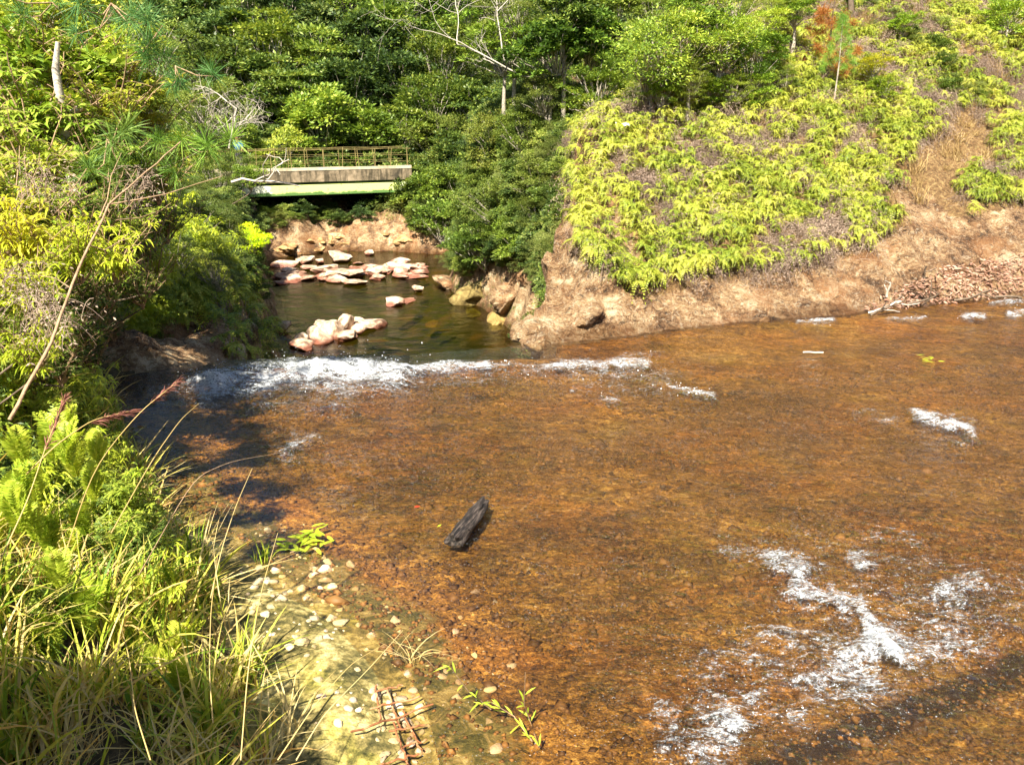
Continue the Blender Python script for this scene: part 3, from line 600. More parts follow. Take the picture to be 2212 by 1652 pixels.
def shrub_meshes(name, seed, h=1.0, nst=14, L=.14, W=.028, ros=11, mat='leaf_yellow', droop=.5, tips=7, spread=.6, up=.9, bark='twig', segs=3):
    """leafy shrub: stems that fork, each twig ending in a rosette of lance leaves"""
    r = np.random.default_rng(seed); m = MB(); st = MB()
    for i in range(nst):
        a = r.uniform(0, 6.28); sp_ = spread * r.uniform(.25, 1.1); hh = h * r.uniform(.45, 1.05); o = np.array([math.cos(a), math.sin(a), 0])
        u = np.linspace(0, 1, 8)[:, None]; pts = o * sp_ * u ** 1.2 + np.array([0, 0, up]) * hh * u + r.normal(0, .012, (8, 3)) * h; st.tube(pts, np.linspace(.011, .004, 8) * h, 5)
        for k in range(tips):
            j = r.uniform(.3, 1.); b = pts[int(j * 7)]; bo = unit(np.array([r.normal(), r.normal(), r.uniform(.1, .9)])); tl = r.uniform(.08, .26) * h
            tip = b + bo * tl; st.tube(np.linspace(b, tip, 4) + np.array([[0, 0, 0], [0, 0, .01], [0, 0, .01], [0, 0, 0]]) * h, np.linspace(.004, .002, 4) * h, 4)
            n = int(ros * r.uniform(.6, 1.3)); ang = r.uniform(0, 6.28, n); el = r.uniform(-.3, .75, n)
            D = np.stack([np.cos(ang) * np.cos(el), np.sin(ang) * np.cos(el), np.sin(el)], 1) + bo * .35; P = tip - bo * tl * r.uniform(0, .7, n)[:, None]
            m.leaves(P, D, np.array([0, 0, 1.]) + r.normal(0, .3, (n, 3)), L * r.uniform(.55, 1.2, n), W * r.uniform(.7, 1.2, n), segs, droop)
    return m.me(name, M[mat]), st.me(name + '_stems', M[bark])
def branchy(seed, L, gen=4, rad=.03, d0=(0, 0, 1), split=3, curl=.35, gnarl=.12, m=None, p0=(0, 0, 0)):
    r = np.random.default_rng(seed); m = m or MB()
    def go(p, d, L, rad, g):
        n = 6; pts = [np.array(p, float)]; dd = np.array(d, float)
        for i in range(n): dd = unit(dd + r.normal(0, gnarl, 3) + np.array([0, 0, .02])); pts.append(pts[-1] + dd * L / n)
        m.tube(pts, np.linspace(rad, rad * .6, n + 1), 5 if rad > .01 else 3)
        if g > 0:
            for k in range(split):
                j = r.integers(2, n + 1); go(pts[j], unit(dd + r.normal(0, curl * 1.6, 3)), L * r.uniform(.5, .8), rad * .55, g - 1)
    go(p0, unit(np.array(d0, float)), L, rad, gen); return m

# ------------------------------------------------------------------ scattering for growth nobody could count
def scatter(name, P, rot, scl, idx, protos, label=None, cat=None, kind='stuff'):
    """one object: points with a turn, a size and a choice among plants that stand elsewhere in the scene"""
    me = bpy.data.meshes.new(name); P = np.asarray(P, np.float32); me.vertices.add(len(P)); me.vertices.foreach_set('co', P.ravel())
    a = me.attributes.new('turn', 'FLOAT_VECTOR', 'POINT'); a.data.foreach_set('vector', np.asarray(rot, np.float32).ravel())
    a = me.attributes.new('size', 'FLOAT_VECTOR', 'POINT'); a.data.foreach_set('vector', np.asarray(scl, np.float32).ravel())
    a = me.attributes.new('pick', 'INT', 'POINT'); a.data.foreach_set('value', np.asarray(idx, np.int32))
    o = ob(name, me); g = bpy.data.node_groups.new(name, 'GeometryNodeTree')
    g.interface.new_socket('Geometry', in_out='INPUT', socket_type='NodeSocketGeometry'); g.interface.new_socket('Geometry', in_out='OUTPUT', socket_type='NodeSocketGeometry')
    N = g.nodes.new; gi, go_ = N('NodeGroupInput'), N('NodeGroupOutput'); jn = N('GeometryNodeJoinGeometry'); L = g.links.new
    tn = N('GeometryNodeInputNamedAttribute'); tn.data_type = 'FLOAT_VECTOR'; tn.inputs[0].default_value = 'turn'; er = N('FunctionNodeEulerToRotation'); L(tn.outputs[0], er.inputs[0])
    sn = N('GeometryNodeInputNamedAttribute'); sn.data_type = 'FLOAT_VECTOR'; sn.inputs[0].default_value = 'size'
    pn = N('GeometryNodeInputNamedAttribute'); pn.data_type = 'INT'; pn.inputs[0].default_value = 'pick'
    for k, pr in enumerate(protos):
        oi = N('GeometryNodeObjectInfo'); oi.transform_space = 'ORIGINAL'; oi.inputs['Object'].default_value = pr; oi.inputs['As Instance'].default_value = True
        ip = N('GeometryNodeInstanceOnPoints'); cp = N('FunctionNodeCompare'); cp.data_type = 'INT'; cp.operation = 'EQUAL'
        L(pn.outputs[0], [s_ for s_ in cp.inputs if s_.type == 'INT'][0]); [s_ for s_ in cp.inputs if s_.type == 'INT'][1].default_value = k
        L(gi.outputs[0], ip.inputs['Points']); L(cp.outputs[0], ip.inputs['Selection']); L(oi.outputs['Geometry'], ip.inputs['Instance'])
        L(er.outputs[0], ip.inputs['Rotation']); L(sn.outputs[0], ip.inputs['Scale']); L(ip.outputs[0], jn.inputs[0])
    L(jn.outputs[0], go_.inputs[0]); md = o.modifiers.new('scatter', 'NODES'); md.node_group = g
    return tag(o, label, cat, None, kind)

# ------------------------------------------------------------------ footbridge
BY = 45.0
def bpt(u, v, y): p = gy(u * S, v * S, y); return p
Lb, Rb = np.array([-15.0, 42.4]), np.array([-5.3, 46.0]); bd = unit(Rb - Lb); bl = np.linalg.norm(Rb - Lb); bn = np.array([bd[1], -bd[0]])   # bn points to the camera
zt = -.12                                                                   # deck top
MR = np.array([[bd[0], bn[0], 0], [bd[1], bn[1], 0], [0, 0, 1.]])
e = empty('footbridge', (Lb[0], Lb[1], -2.6), 'concrete footbridge with a painted white and yellow green girder crossing the gorge', 'bridge')
def wall_mat(name, stops, sc_=1.2, extra=None):
    n = NT(name); p = n.pos(); f = n.noise(p, sc_, 7, .7, .4)
    col = n.ramp(f, stops)
    if extra: col = extra(n, p, col)
    return n.done(n.pbr(col, .8, n.bump(n.noise(p, 8, 4), .4, .02), .25))
def streaks(n, p, col):
    mp = n.n('ShaderNodeMapping'); mp.inputs['Scale'].default_value = (3, 3, .35); n.l(p, mp.inputs[0])
    k = n.gr(n.noise(mp.outputs[0], 1.5, 6, .7), .45, .62); return n.mix(n.math('MULTIPLY', k, .8), col, (.035, .03, .018))
M['conc'] = wall_mat('concrete_stained', [(.35, (.06, .05, .035)), (.5, (.20, .155, .10)), (.65, (.36, .28, .19))], 1.6, streaks)
M['conc_top'] = wall_mat('concrete_pale', [(.35, (.36, .28, .18)), (.6, (.62, .52, .38))])
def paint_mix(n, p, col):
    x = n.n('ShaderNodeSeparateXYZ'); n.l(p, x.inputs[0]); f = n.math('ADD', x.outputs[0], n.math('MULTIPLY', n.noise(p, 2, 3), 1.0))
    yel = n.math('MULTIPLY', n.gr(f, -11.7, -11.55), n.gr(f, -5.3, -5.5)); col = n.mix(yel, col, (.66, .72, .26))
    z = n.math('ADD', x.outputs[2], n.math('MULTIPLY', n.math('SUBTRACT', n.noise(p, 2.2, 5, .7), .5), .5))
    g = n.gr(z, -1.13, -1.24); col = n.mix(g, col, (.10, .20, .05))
    chips = n.gr(n.noise(p, 5, 6, .75), .60, .63); return n.mix(chips, col, (.14, .22, .06))
M['paint'] = wall_mat('girder_paint', [(.3, (.60, .64, .45)), (.6, (.82, .84, .66))], 1.5, paint_mix)
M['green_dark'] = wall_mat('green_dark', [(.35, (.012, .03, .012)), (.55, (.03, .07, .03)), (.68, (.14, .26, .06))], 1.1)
M['rust'] = wall_mat('rusty_rail', [(.35, (.10, .07, .03)), (.6, (.30, .24, .09))], 3)
def bbox(name, mat, a0, a1, n0, n1, z0, z1, par=e):
    m = MB(); c = np.array([*(Lb + bd * (a0 + a1) / 2 + bn * (n0 + n1) / 2), (z0 + z1) / 2]) - np.array([Lb[0], Lb[1], -2.6])
    m.box(c, ((a1 - a0) / 2, (n1 - n0) / 2, (z1 - z0) / 2), MR); return m
ob('deck', bbox('deck', 0, -2, bl, -1.9, .12, zt - .22, zt).me('deck', M['conc'], False), e)
kb = MB()
for k in range(14):   # kerb cast in lengths, slightly uneven
    a0 = -2 + k * (bl + 2) / 14; b_ = bbox('k', 0, a0 + .004, a0 + (bl + 2) / 14 - .004, -.06, .135 + rng.uniform(0, .012), zt + .002, zt + .13 + rng.uniform(0, .015)); kb.add(b_.V[0], b_.Q[0])
ob('kerb', kb.me('kerb', M['conc_top'], False), e)
ob('fascia', bbox('f', 0, -2, bl, -.02, .128, zt - .56, zt - .224).me('fascia', M['conc'], False), e)
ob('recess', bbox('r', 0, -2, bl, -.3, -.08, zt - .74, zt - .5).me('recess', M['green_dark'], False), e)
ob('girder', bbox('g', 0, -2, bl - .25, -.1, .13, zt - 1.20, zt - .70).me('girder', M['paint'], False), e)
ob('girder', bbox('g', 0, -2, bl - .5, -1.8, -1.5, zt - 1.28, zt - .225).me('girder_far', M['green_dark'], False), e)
for sd_, nn in ((1, .03), (-1, -1.8)):
    rl = MB()
    for zz, rr0 in ((1.0, .016), (.68, .009), (.36, .009)):
        pts = [np.array([*(Lb + bd * a + bn * nn), zt + zz + .015 * math.sin(a * 2.1 + sd_)]) - np.array([Lb[0], Lb[1], -2.6]) for a in np.linspace(0.5, bl, 30)]; rl.tube(pts, rr0, 5)
    ro = ob('railing', rl.me('railing', M['rust']), e)
    for k in range(12):
        a = .6 + k * (bl - .8) / 11 + rng.normal(0, .06) + (.35 if sd_ < 0 else 0); b0 = np.array([*(Lb + bd * a + bn * nn), zt]) - np.array([Lb[0], Lb[1], -2.6]); m = MB(); m.tube([b0 + [0, 0, .0], b0 + [rng.normal(0, .05), 0, 1.02]], .019, 5)
        ob('post', m.me('post', M['rust']), ro)
pc = bpt(538, 432, 43.9) - np.array([Lb[0], Lb[1], -2.6]); m = MB()
gz0 = H1(pc[0] + Lb[0], pc[1] + Lb[1]) + 2.6 - .4; top = zt - 1.28 + 2.6
for c, h in (((pc[0], pc[1], top - .22), (.28, .5, .22)),): m.box(c, h, MR)
vv_ = np.array([[-.42, -.6, gz0], [.42, -.6, gz0], [.42, .6, gz0], [-.42, .6, gz0], [-.24, -.45, top - .43], [.24, -.45, top - .43], [.24, .45, top - .43], [-.24, .45, top - .43]]); vv_[:, 0] += pc[0]; vv_[:, 1] += pc[1]
m.add(vv_, [[0, 1, 5, 4], [1, 2, 6, 5], [2, 3, 7, 6], [3, 0, 4, 7]])
m.box((pc[0] + .05, pc[1] - .75, top + .3), (.07, .07, .55), MR)
ob('pier', m.me('pier', M['conc'], False), e)

# ------------------------------------------------------------------ person on the path beyond the bridge's left end
def person():
    P = gy(517 * S, 350 * S, 44.5); P[2] = -.15
    pr = empty('person', tuple(P), 'person in a blue shirt standing among the trees past the left end of the bridge', 'person')
    J = dict(pel=(0, 0, .93), chest=(0, 0, 1.28), neck=(0, 0, 1.46), head=(0, -.02, 1.60), crown=(0, -.01, 1.70), lsh=(.19, 0, 1.40), lel=(.25, -.03, 1.12), lwr=(.20, -.18, .95), rsh=(-.19, 0, 1.40), rel=(-.26, .02, 1.12), rwr=(-.25, -.08, .88),
             lhp=(.1, 0, .88), lkn=(.11, -.04, .48), lan=(.11, .0, .08), lto=(.12, -.16, .04), rhp=(-.1, 0, .88), rkn=(-.12, .0, .48), ran=(-.13, .03, .08), rto=(-.14, -.13, .04))
    Rd = dict(pel=.15, chest=.16, neck=.06, head=.095, crown=.07, lsh=.07, lel=.045, lwr=.032, rsh=.07, rel=.045, rwr=.032, lhp=.09, lkn=.06, lan=.045, lto=.035, rhp=.09, rkn=.06, ran=.045, rto=.035)
    E = [('pel', 'chest'), ('chest', 'neck'), ('neck', 'head'), ('head', 'crown'), ('chest', 'lsh'), ('lsh', 'lel'), ('lel', 'lwr'), ('chest', 'rsh'), ('rsh', 'rel'), ('rel', 'rwr'), ('pel', 'lhp'), ('lhp', 'lkn'), ('lkn', 'lan'), ('lan', 'lto'), ('pel', 'rhp'), ('rhp', 'rkn'), ('rkn', 'ran'), ('ran', 'rto')]
    skin = wall_mat('skin', [(.4, (.22, .11, .06)), (.6, (.30, .16, .09))]); shirt = wall_mat('shirt_blue', [(.4, (.03, .10, .24)), (.6, (.06, .18, .38))]); trou = wall_mat('trousers', [(.4, (.03, .03, .04)), (.6, (.06, .06, .07))]); hairm = wall_mat('hair', [(.4, (.015, .01, .008)), (.6, (.03, .02, .015))])
    def skinned(nm, keys, grow, mt):
        ks = [k for k in J if k in keys]; me = bpy.data.meshes.new(nm); me.from_pydata([J[k] for k in ks], [(ks.index(a), ks.index(b)) for a, b in E if a in ks and b in ks], [])
        me.materials.append(mt); o = ob(nm, me, pr); md = o.modifiers.new('skin', 'SKIN')
        for k, v in zip(ks, me.skin_vertices[0].data if me.skin_vertices else []): v.radius = (Rd[k] + grow, Rd[k] + grow)
        o.modifiers.new('sub', 'SUBSURF').levels = 1; o.modifiers['sub'].render_levels = 2; return o, ks
    for nm, keys, gr_, mt in (('body', list(J), 0, skin), ('shirt', ['pel', 'chest', 'lsh', 'lel', 'rsh', 'rel'], .018, shirt), ('trousers', ['pel', 'lhp', 'lkn', 'lan', 'rhp', 'rkn', 'ran'], .014, trou)):
        ks = [k for k in J if k in keys]; me = bpy.data.meshes.new(nm)
        me.from_pydata([J[k] for k in ks], [(ks.index(a), ks.index(b)) for a, b in E if a in ks and b in ks], []); me.materials.append(mt)
        o = ob(nm, me, pr); md = o.modifiers.new('skin', 'SKIN'); bpy.context.view_layer.objects.active = o
        if not me.skin_vertices:
            import bmesh as bm_; b = bm_.new(); b.from_mesh(me); b.verts.layers.skin.verify(); b.to_mesh(me); b.free()
        for k, v in zip(ks, me.skin_vertices[0].data): v.radius = (Rd[k] + gr_, Rd[k] * (.8 if k in ('chest', 'pel') else 1) + gr_); v.use_root = (k == 'pel')
        su = o.modifiers.new('sub', 'SUBSURF'); su.levels = 1; su.render_levels = 2
    m = MB(); th = np.linspace(0, math.pi * .55, 6); ph = np.arange(12) * math.pi / 6
    Vh = np.array([[.105 * math.sin(t) * math.cos(p), .105 * math.sin(t) * math.sin(p) + .005, 1.645 + .11 * math.cos(t)] for t in th for p in ph]); Qh = [[i * 12 + j, i * 12 + (j + 1) % 12, (i + 1) * 12 + (j + 1) % 12, (i + 1) * 12 + j] for i in range(5) for j in range(12)]
    m.add(Vh, Qh); ob('hair', m.me('hair', hairm), pr)
    m = MB()
    for x in (-.04, .04): m.box((x, -.112, 1.61), (.012, .006, .006))
    m.box((0, -.115, 1.585), (.012, .012, .018)); ob('face', m.me('face', skin), pr)
person()

# ------------------------------------------------------------------ rocks
def rock_mesh(name, seed, mat, rough=.20, flat=.5, sub=4, facet=True):
    import bmesh as bm_
    r = np.random.default_rng(seed); b = bm_.new(); bm_.ops.create_icosphere(b, subdivisions=sub, radius=1); V = np.array([v.co[:] for v in b.verts])
    if facet:
        for k in range(11):   # broken faces
            d = unit(r.normal(size=3)); c = r.uniform(.38, .8); dd = V @ d; V = V - np.outer(np.maximum(dd - c, 0), d) * .93
    n = fbm(V[:, 0] * 2.1 + seed, V[:, 1] * 2.1 + V[:, 2] * 1.7, seed, 4); V = V * (1 + rough * n)[:, None]; V[:, 2] *= flat
    F_ = np.array([[v.index for v in f.verts] for f in b.faces]); b.free(); return mesh(name, V, F_, M[mat], True)
RK = [rock_mesh('boulder_%d' % i, 40 + i, 'boulder') for i in range(7)]; RKB = [rock_mesh('rock_%d' % i, 60 + i, 'boulder_brown', .4, .8) for i in range(3)]
ST = [rock_mesh('stone_%d' % i, 70 + i, 'stone', .25, .6, 2) for i in range(6)]; SK = [rock_mesh('sunk_%d' % i, 90 + i, 'sunk', .25, .35, 3) for i in range(3)]
def boulder(u, v, wpx, hpx, z, label, proto=None, group=None, tint=(1, 1, 1), sink=.25, name='boulder', cat='boulder', depth=.8, rz=None, y=None):
    """u, v = middle of the foot of the rock in the 2212-wide photo, at height z"""
    P = gz(u * S, v * S, z) if y is None else gy(u * S, v * S, y); dpt = P[1]; wx_ = wpx * S * dpt / F / 2 * 1.08; hz = hpx * S * dpt / F
    me = proto if proto is not None else RK[rng.integers(7)]
    o = ob(name, me, loc=(P[0], P[1] + wx_ * depth * .8, P[2] + hz * (.5 - sink)), rot=(rng.normal(0, .12), rng.normal(0, .12), rng.uniform(0, 6.28) if rz is None else rz), scl=(1, 1, 1))
    o.scale = (wx_, wx_ * depth, hz * .95) if rz is not None else (wx_, wx_, hz * .95); o.color = (*tint, 1)
    return tag(o, label, cat, group)
WZ = -4.12
for a in [
    (650, 757, 60, 26, 'pale boulder at the near left end of the rock spit in the pool'), (655, 745, 40, 26, 'pointed pale boulder second from the left end of the rock spit'),
    (690, 742, 60, 36, 'reddish sided boulder in the left half of the rock spit'), (720, 735, 55, 42, 'tall reddish boulder in the middle of the rock spit in the pool'), (745, 722, 50, 44, 'highest pale boulder of the rock spit in the pool'),
    (748, 738, 60, 22, 'low wet red boulder on the near side of the rock spit'), (700, 722, 45, 28, 'pale angular boulder on the far side of the rock spit'), (793, 714, 70, 24, 'broad pale flat boulder at the right end of the rock spit'),
    (772, 702, 40, 20, 'small pale boulder joining the flat boulder to the rock spit'), (765, 722, 44, 26, 'wet red boulder at the right foot of the rock spit')]:
    boulder(a[0], a[1], a[2] * 1.2, a[3] * 1.35, WZ, a[4], group='boulders of the spit in the pool')
for a in [
    (848, 662, 62, 24, 'lone wedge shaped boulder in the middle of the pool'), (872, 656, 50, 10, 'thin flat slab beside the wedge shaped boulder in mid pool'), (903, 632, 34, 24, 'small white pyramid shaped boulder near the right side of the pool'),
    (608, 720, 44, 34, 'pale boulder against the dark left bank of the pool'), (655, 572, 46, 26, 'large tilted pale block at the left of the far rock bar'), (728, 568, 58, 36, 'large yellowish block with a dark right face standing over the far rock bar'),
    (690, 570, 26, 20, 'small pointed block between the two large blocks of the rock bar'), (700, 590, 70, 22, 'flat tan slab in the middle of the far rock bar'), (755, 600, 60, 26, 'chalky boulder at the near edge of the rock bar'),
    (705, 605, 46, 24, 'rounded white boulder at the near left of the rock bar'), (760, 618, 66, 18, 'long low white boulder lying nearest in the water before the rock bar'), (812, 592, 60, 22, 'pale boulder in the right half of the rock bar'),
    (860, 582, 60, 20, 'pale boulder towards the right end of the rock bar'), (905, 580, 40, 18, 'reddish white boulder at the right end of the rock bar'), (612, 600, 40, 16, 'small boulder at the left shore by the rock bar'),
    (600, 552, 40, 24, 'pink boulder at the foot of the brown bank, leftmost'), (635, 550, 38, 20, 'pink boulder at the foot of the brown bank, second from left'), (797, 552, 32, 16, 'white stone at the foot of the brown bank to the right')]:
    boulder(a[0], a[1], a[2], a[3], WZ, a[4], depth=.75)
for k in range(74):
    uu_ = rng.uniform(600, 925); vv0 = np.interp(uu_, [600, 700, 800, 925], [600, 596, 588, 584]) + rng.normal(0, 9); wq = rng.uniform(20, 60)
    boulder(uu_, vv0, wq, wq * rng.uniform(.25, .42), WZ, 'pale broken rock lying in the stony bar across the far end of the pool', group='smaller rocks of the rock bar', name='rock', cat='rock')
for a in [(955, 722, 46, 10, 'orange sunken boulder, nearer of the pair under the pool water'), (935, 706, 36, 10, 'orange sunken boulder, farther of the pair under the pool water'), (812, 745, 70, 8, 'long orange slab sunk beside the rock spit')]:
    boulder(a[0], a[1], a[2], a[3], WZ - .42, a[4], proto=SK[rng.integers(3)], sink=.1)
RKR = [rock_mesh('block_%d' % i, 62 + i, 'rock', .5, .8) for i in range(3)]
for me_ in RKR:
    for nm_, vl_ in (('rock', 1.), ('moss', .12)): me_.attributes.new(nm_, 'FLOAT', 'POINT').data.foreach_set('value', np.full(len(me_.vertices), vl_, np.float32))
RKR_ = RKR
# brown boulders at the right side of the pool, under the trees: they lie against the foot of the bank
for a in [(1108, 640, 112, 84, 'big brown boulder under the overhanging trees beside the pale headland', 0, (1.15, 1, .85)), (1025, 640, 90, 74, 'mossy brown boulder at the right shore of the pool', 1, (.62, .68, .45)), (1030, 676, 86, 26, 'yellow green mossy ledge at the waterline of the right shore', 2, (.72, .82, .4)),
          (1088, 690, 80, 40, 'small mossy boulder between the brown boulder and the pool', 1, (.8, .8, .5)), (1150, 712, 96, 62, 'pale brown boulder at the foot of the headland by the pool', 2, (1.45, 1.35, 1.2)), (970, 612, 95, 30, 'grey white ledge of rock on the right shore of the pool', 0, (1.5, 1.45, 1.4)), (1140, 600, 60, 60, 'brown rock knob in the shade against the left side of the headland', 1, (1, .9, .75))]:
    P = hit(a[0] * S, a[1] * S, .0, 11.2 if a[0] > 1130 else 14, 60); kk = S * P[1] / F / 2
    o = ob('boulder', RKB[a[5]] if 'moss' in a[4] else RKR_[a[5]], loc=(P[0], P[1] + .1, P[2]), rot=(rng.normal(0, .15), rng.normal(0, .15), rng.uniform(0, 6.28)), scl=(a[2] * kk * 1.15, a[2] * kk * 1.0, a[3] * kk * 1.35)); o.color = (*a[6], 1); tag(o, a[4], 'boulder')

for a in [(1188, 575, 60, 110, 'tall upright rock block forming the left edge of the headland under the ferns', 0), (1205, 660, 100, 90, 'middle rock block of the headland with a dark crack beneath', 1), (1172, 738, 120, 56, 'low pale rock block where the headland meets the lip of the falls', 2), (1265, 690, 130, 80, 'broad rock block right of the crack in the headland', 1),
          (1345, 700, 90, 50, 'small rock block right of the broad one at the waterline', 0), (1150, 668, 60, 50, 'rock block jutting left from the headland over the pool', 2), (1420, 690, 80, 34, 'low rock hump at the waterline under the lowest ferns', 1), (1120, 752, 60, 22, 'flat pale rock tongue at the very end of the lip of the falls', 0)]:
    P = hit(a[0] * S, a[1] * S, .0, 10.4, 30); kk = S * P[1] / F / 2
    o = ob('rock', RKR[a[5]], loc=(P[0], P[1] + .16, P[2] - .04), rot=(rng.normal(0, .2), rng.normal(0, .2), rng.uniform(0, 6.28)), scl=(a[2] * kk * 1.1, a[2] * kk * .9, a[3] * kk * 1.25)); o.color = (1.35, 1.15, .95, 1); tag(o, a[4], 'rock')
for k in range(16):
    u_, v_ = 590 + k * 18 + rng.normal(0, 5), rng.uniform(500, 545); P = hit(u_ * S, v_ * S, 0, 40, 70); kk = S * P[1] / F / 2; w_ = rng.uniform(30, 62)
    o = ob('rock', RKB[rng.integers(3)], loc=(P[0], P[1] + .3, P[2] - .1), rot=(rng.normal(0, .1), rng.normal(0, .1), rng.uniform(0, 6.28)), scl=(w_ * kk * 1.2, w_ * kk, w_ * kk * .55)); o.color = (1.1, .95, .8, 1); tag(o, 'brown rock of the ledge along the foot of the far bank under the bridge', 'rock', 'brown rocks of the far bank')

# ------------------------------------------------------------------ pale stones on the mossy shore, near left
def shore_stone(u, v, wpx, label, group, zoff=.0):
    h0 = hit(u * S, v * S, 0., 1.5, 9); rr0 = wpx * S * h0[1] / F * .85
    o = ob('stone', ST[rng.integers(6)], loc=(h0[0], h0[1], h0[2] + rr0 * .02 + zoff), rot=(rng.normal(0, .25), rng.normal(0, .25), rng.uniform(0, 6.28)), scl=(rr0, rr0 * rng.uniform(.6, .9), rr0 * rng.uniform(.6, 1.1)))
    t = rng.uniform(.55, 1.02); o.color = (t, t * rng.uniform(.88, 1), t * rng.uniform(.74, .98), 1); return tag(o, label, 'stone', group)
for n_, cu_, cv_, su, sv_, lab, gp in ((120, 650, 1275, 66, 60, 'small pale stone lying in the wide patch of stones on the mossy shore', 'stones of the wide patch on the shore'), (10, 560, 1142, 14, 12, 'tiny pale stone in the little cluster at the upper shore', 'stones of the little upper cluster'),
                                 (26, 700, 1375, 80, 35, 'pale stone scattered on the dark weed below the wide patch', 'stones scattered on the dark weed'), (26, 930, 1360, 120, 75, 'single pale pebble standing out of the reddish shallows', 'pebbles in the reddish shallows'),
                                 (26, 780, 1500, 70, 45, 'pale stone on the shore above the rusty grid', 'stones above the rusty grid'), (9, 1045, 1560, 60, 60, 'whitish pebble at the shallow edge right of the rusty grid', 'pebbles right of the rusty grid')):
    for k in range(n_):
        shore_stone(np.clip(rng.normal(cu_, su), 520, 1180), np.clip(rng.normal(cv_, sv_), 1110, 1640), 7 + rng.random() ** 2.4 * 22 * (1 if su > 20 else .4), lab, gp)
for a in ((735, 1345, 40, 'flat whitish stone beside a small dark hollow on the shore'), (703, 1228, 34, 'largest white stone of the upper right of the stone patch'), (880, 1455, 26, 'white stone right of the dry grass clump'), (1070, 1615, 36, 'white forked looking stone at the bottom edge of the shallows'), (655, 1388, 34, 'white stone on dark weed under the patch')):
    shore_stone(a[0], a[1], a[2], a[3], None)

# ------------------------------------------------------------------ rusty reinforcement grid with stones in it
c0 = hit(850 * S, 1545 * S, 0, 1.5, 8); e = empty('rebar_grid', tuple(c0), 'rusty broken reinforcement grid lying on the shore with stones in its cells', 'metal grid')
def loc(u, v, up=.05): p = hit(u * S, v * S, up, 1.5, 8); return p - c0
M['rebar'] = wall_mat('rebar', [(.35, (.12, .045, .02)), (.5, (.30, .12, .05)), (.65, (.52, .33, .18))], 9)
for (u1, v1, u2, v2) in ((812, 1493, 870, 1476), (800, 1530, 905, 1503), (760, 1582, 935, 1518), (840, 1580, 915, 1563), (870, 1612, 920, 1595), (815, 1655, 905, 1625), (812, 1480, 822, 1560), (835, 1487, 868, 1580), (868, 1530, 912, 1618), (850, 1560, 880, 1650)):
    m = MB(); m.tube(np.linspace(loc(u1, v1), loc(u2, v2), 9) + rng.normal(0, .004, (9, 3)), .0055, 6); ob('bar', m.me('bar', M['rebar']), e)
for k in range(46):
    u = rng.uniform(800, 915); v = rng.uniform(1490, 1650); shore_stone(u + (v - 1490) * .12, v, rng.uniform(15, 34), 'cream stone packed in the cells of the rusty grid', 'stones packed in the rusty grid')

# ------------------------------------------------------------------ charred log in the shallows
def log():
    A, B = gz(980 * S, 1180 * S), gz(1048 * S, 1090 * S); c = (A + B) / 2; e = empty('log', tuple(c), 'charred black log end lying half sunk in the shallow river', 'log')
    ax = (B - A); ax[2] = .0; L = np.linalg.norm(ax) * .96; ax = unit(ax); side = np.array([ax[1], -ax[0], 0]); n, k = 46, 34
    u = np.linspace(-.5, .5, n); th = np.arange(k) * 2 * np.pi / k; Vl = []
    for i in range(n):
        for t in th:
            r0 = .056 * (1 + .10 * math.cos(2 * t + .6)) * (1 - .38 * max(0, u[i] - .15) / .35) * (1 + .35 * float(fbm(t * 2.2, u[i] * 2.0, 71, 4)) + .22 * abs(float(fbm(t * 5.5, u[i] * 3, 72, 4))))
            end = .06 * float(fbm(t * 1.6, 3 + np.sign(u[i]), 73)) if abs(u[i]) > .42 else 0
            Vl.append(ax * (u[i] * L + end) + side * r0 * math.cos(t) + np.array([0, 0, 1]) * (r0 * math.sin(t) * .95 + .035))
    Vl = np.array(Vl); i = np.arange(n - 1)[:, None] * k; j = np.arange(k)[None]; Ql = np.stack([i + j, i + (j + 1) % k, i + k + (j + 1) % k, i + k + j], -1).reshape(-1, 4)
    nn = NT('charred_wood'); p = nn.pos(); mp = nn.n('ShaderNodeMapping'); mp.inputs['Rotation'].default_value = (0, 0, -math.atan2(ax[1], ax[0])); mp.inputs['Scale'].default_value = (1, 1, 1); nn.l(p, mp.inputs[0])
    m2 = nn.n('ShaderNodeMapping'); m2.inputs['Scale'].default_value = (7, 60, 60); nn.l(mp.outputs[0], m2.inputs[0]); f = nn.noise(m2.outputs[0], 1, 7, .7, .4)
    col = nn.ramp(f, [(.38, (.006, .005, .005)), (.5, (.035, .026, .022)), (.62, (.13, .10, .085)), (.72, (.26, .2, .17))])
    mt = nn.done(nn.pbr(col, .55, nn.bump(f, 1., .02), .4))
    m = MB(); m.add(Vl, Ql); m.add([Vl[:k].mean(0)] + list(Vl[:k]), [[0, 0, 0]][:0] or np.zeros((0, 3), int)); ob('wood', m.me('wood', mt), e)
    for s_, b0 in ((-1, 0), (1, (n - 1) * k)):
        m = MB(); rim = Vl[b0:b0 + k]; cc = rim.mean(0) - ax * .03 * s_; m.add(np.concatenate([[cc], rim]), [[0, 1 + q, 1 + (q + 1) % k] for q in range(k)]); ob('broken_end', m.me('broken_end', mt), e)
    for q in range(7):
        a = rng.uniform(-.45, .3); b0 = ax * a * L + side * rng.uniform(-.02, .07) + np.array([0, 0, .075]); m = MB()
        m.tube([b0, b0 + ax * .05 + side * .004, b0 + ax * rng.uniform(.08, .16) + [0, 0, rng.uniform(-.01, .015)]], [.012, .009, .002], 5); ob('splinter', m.me('splinter', mt), e)
log()
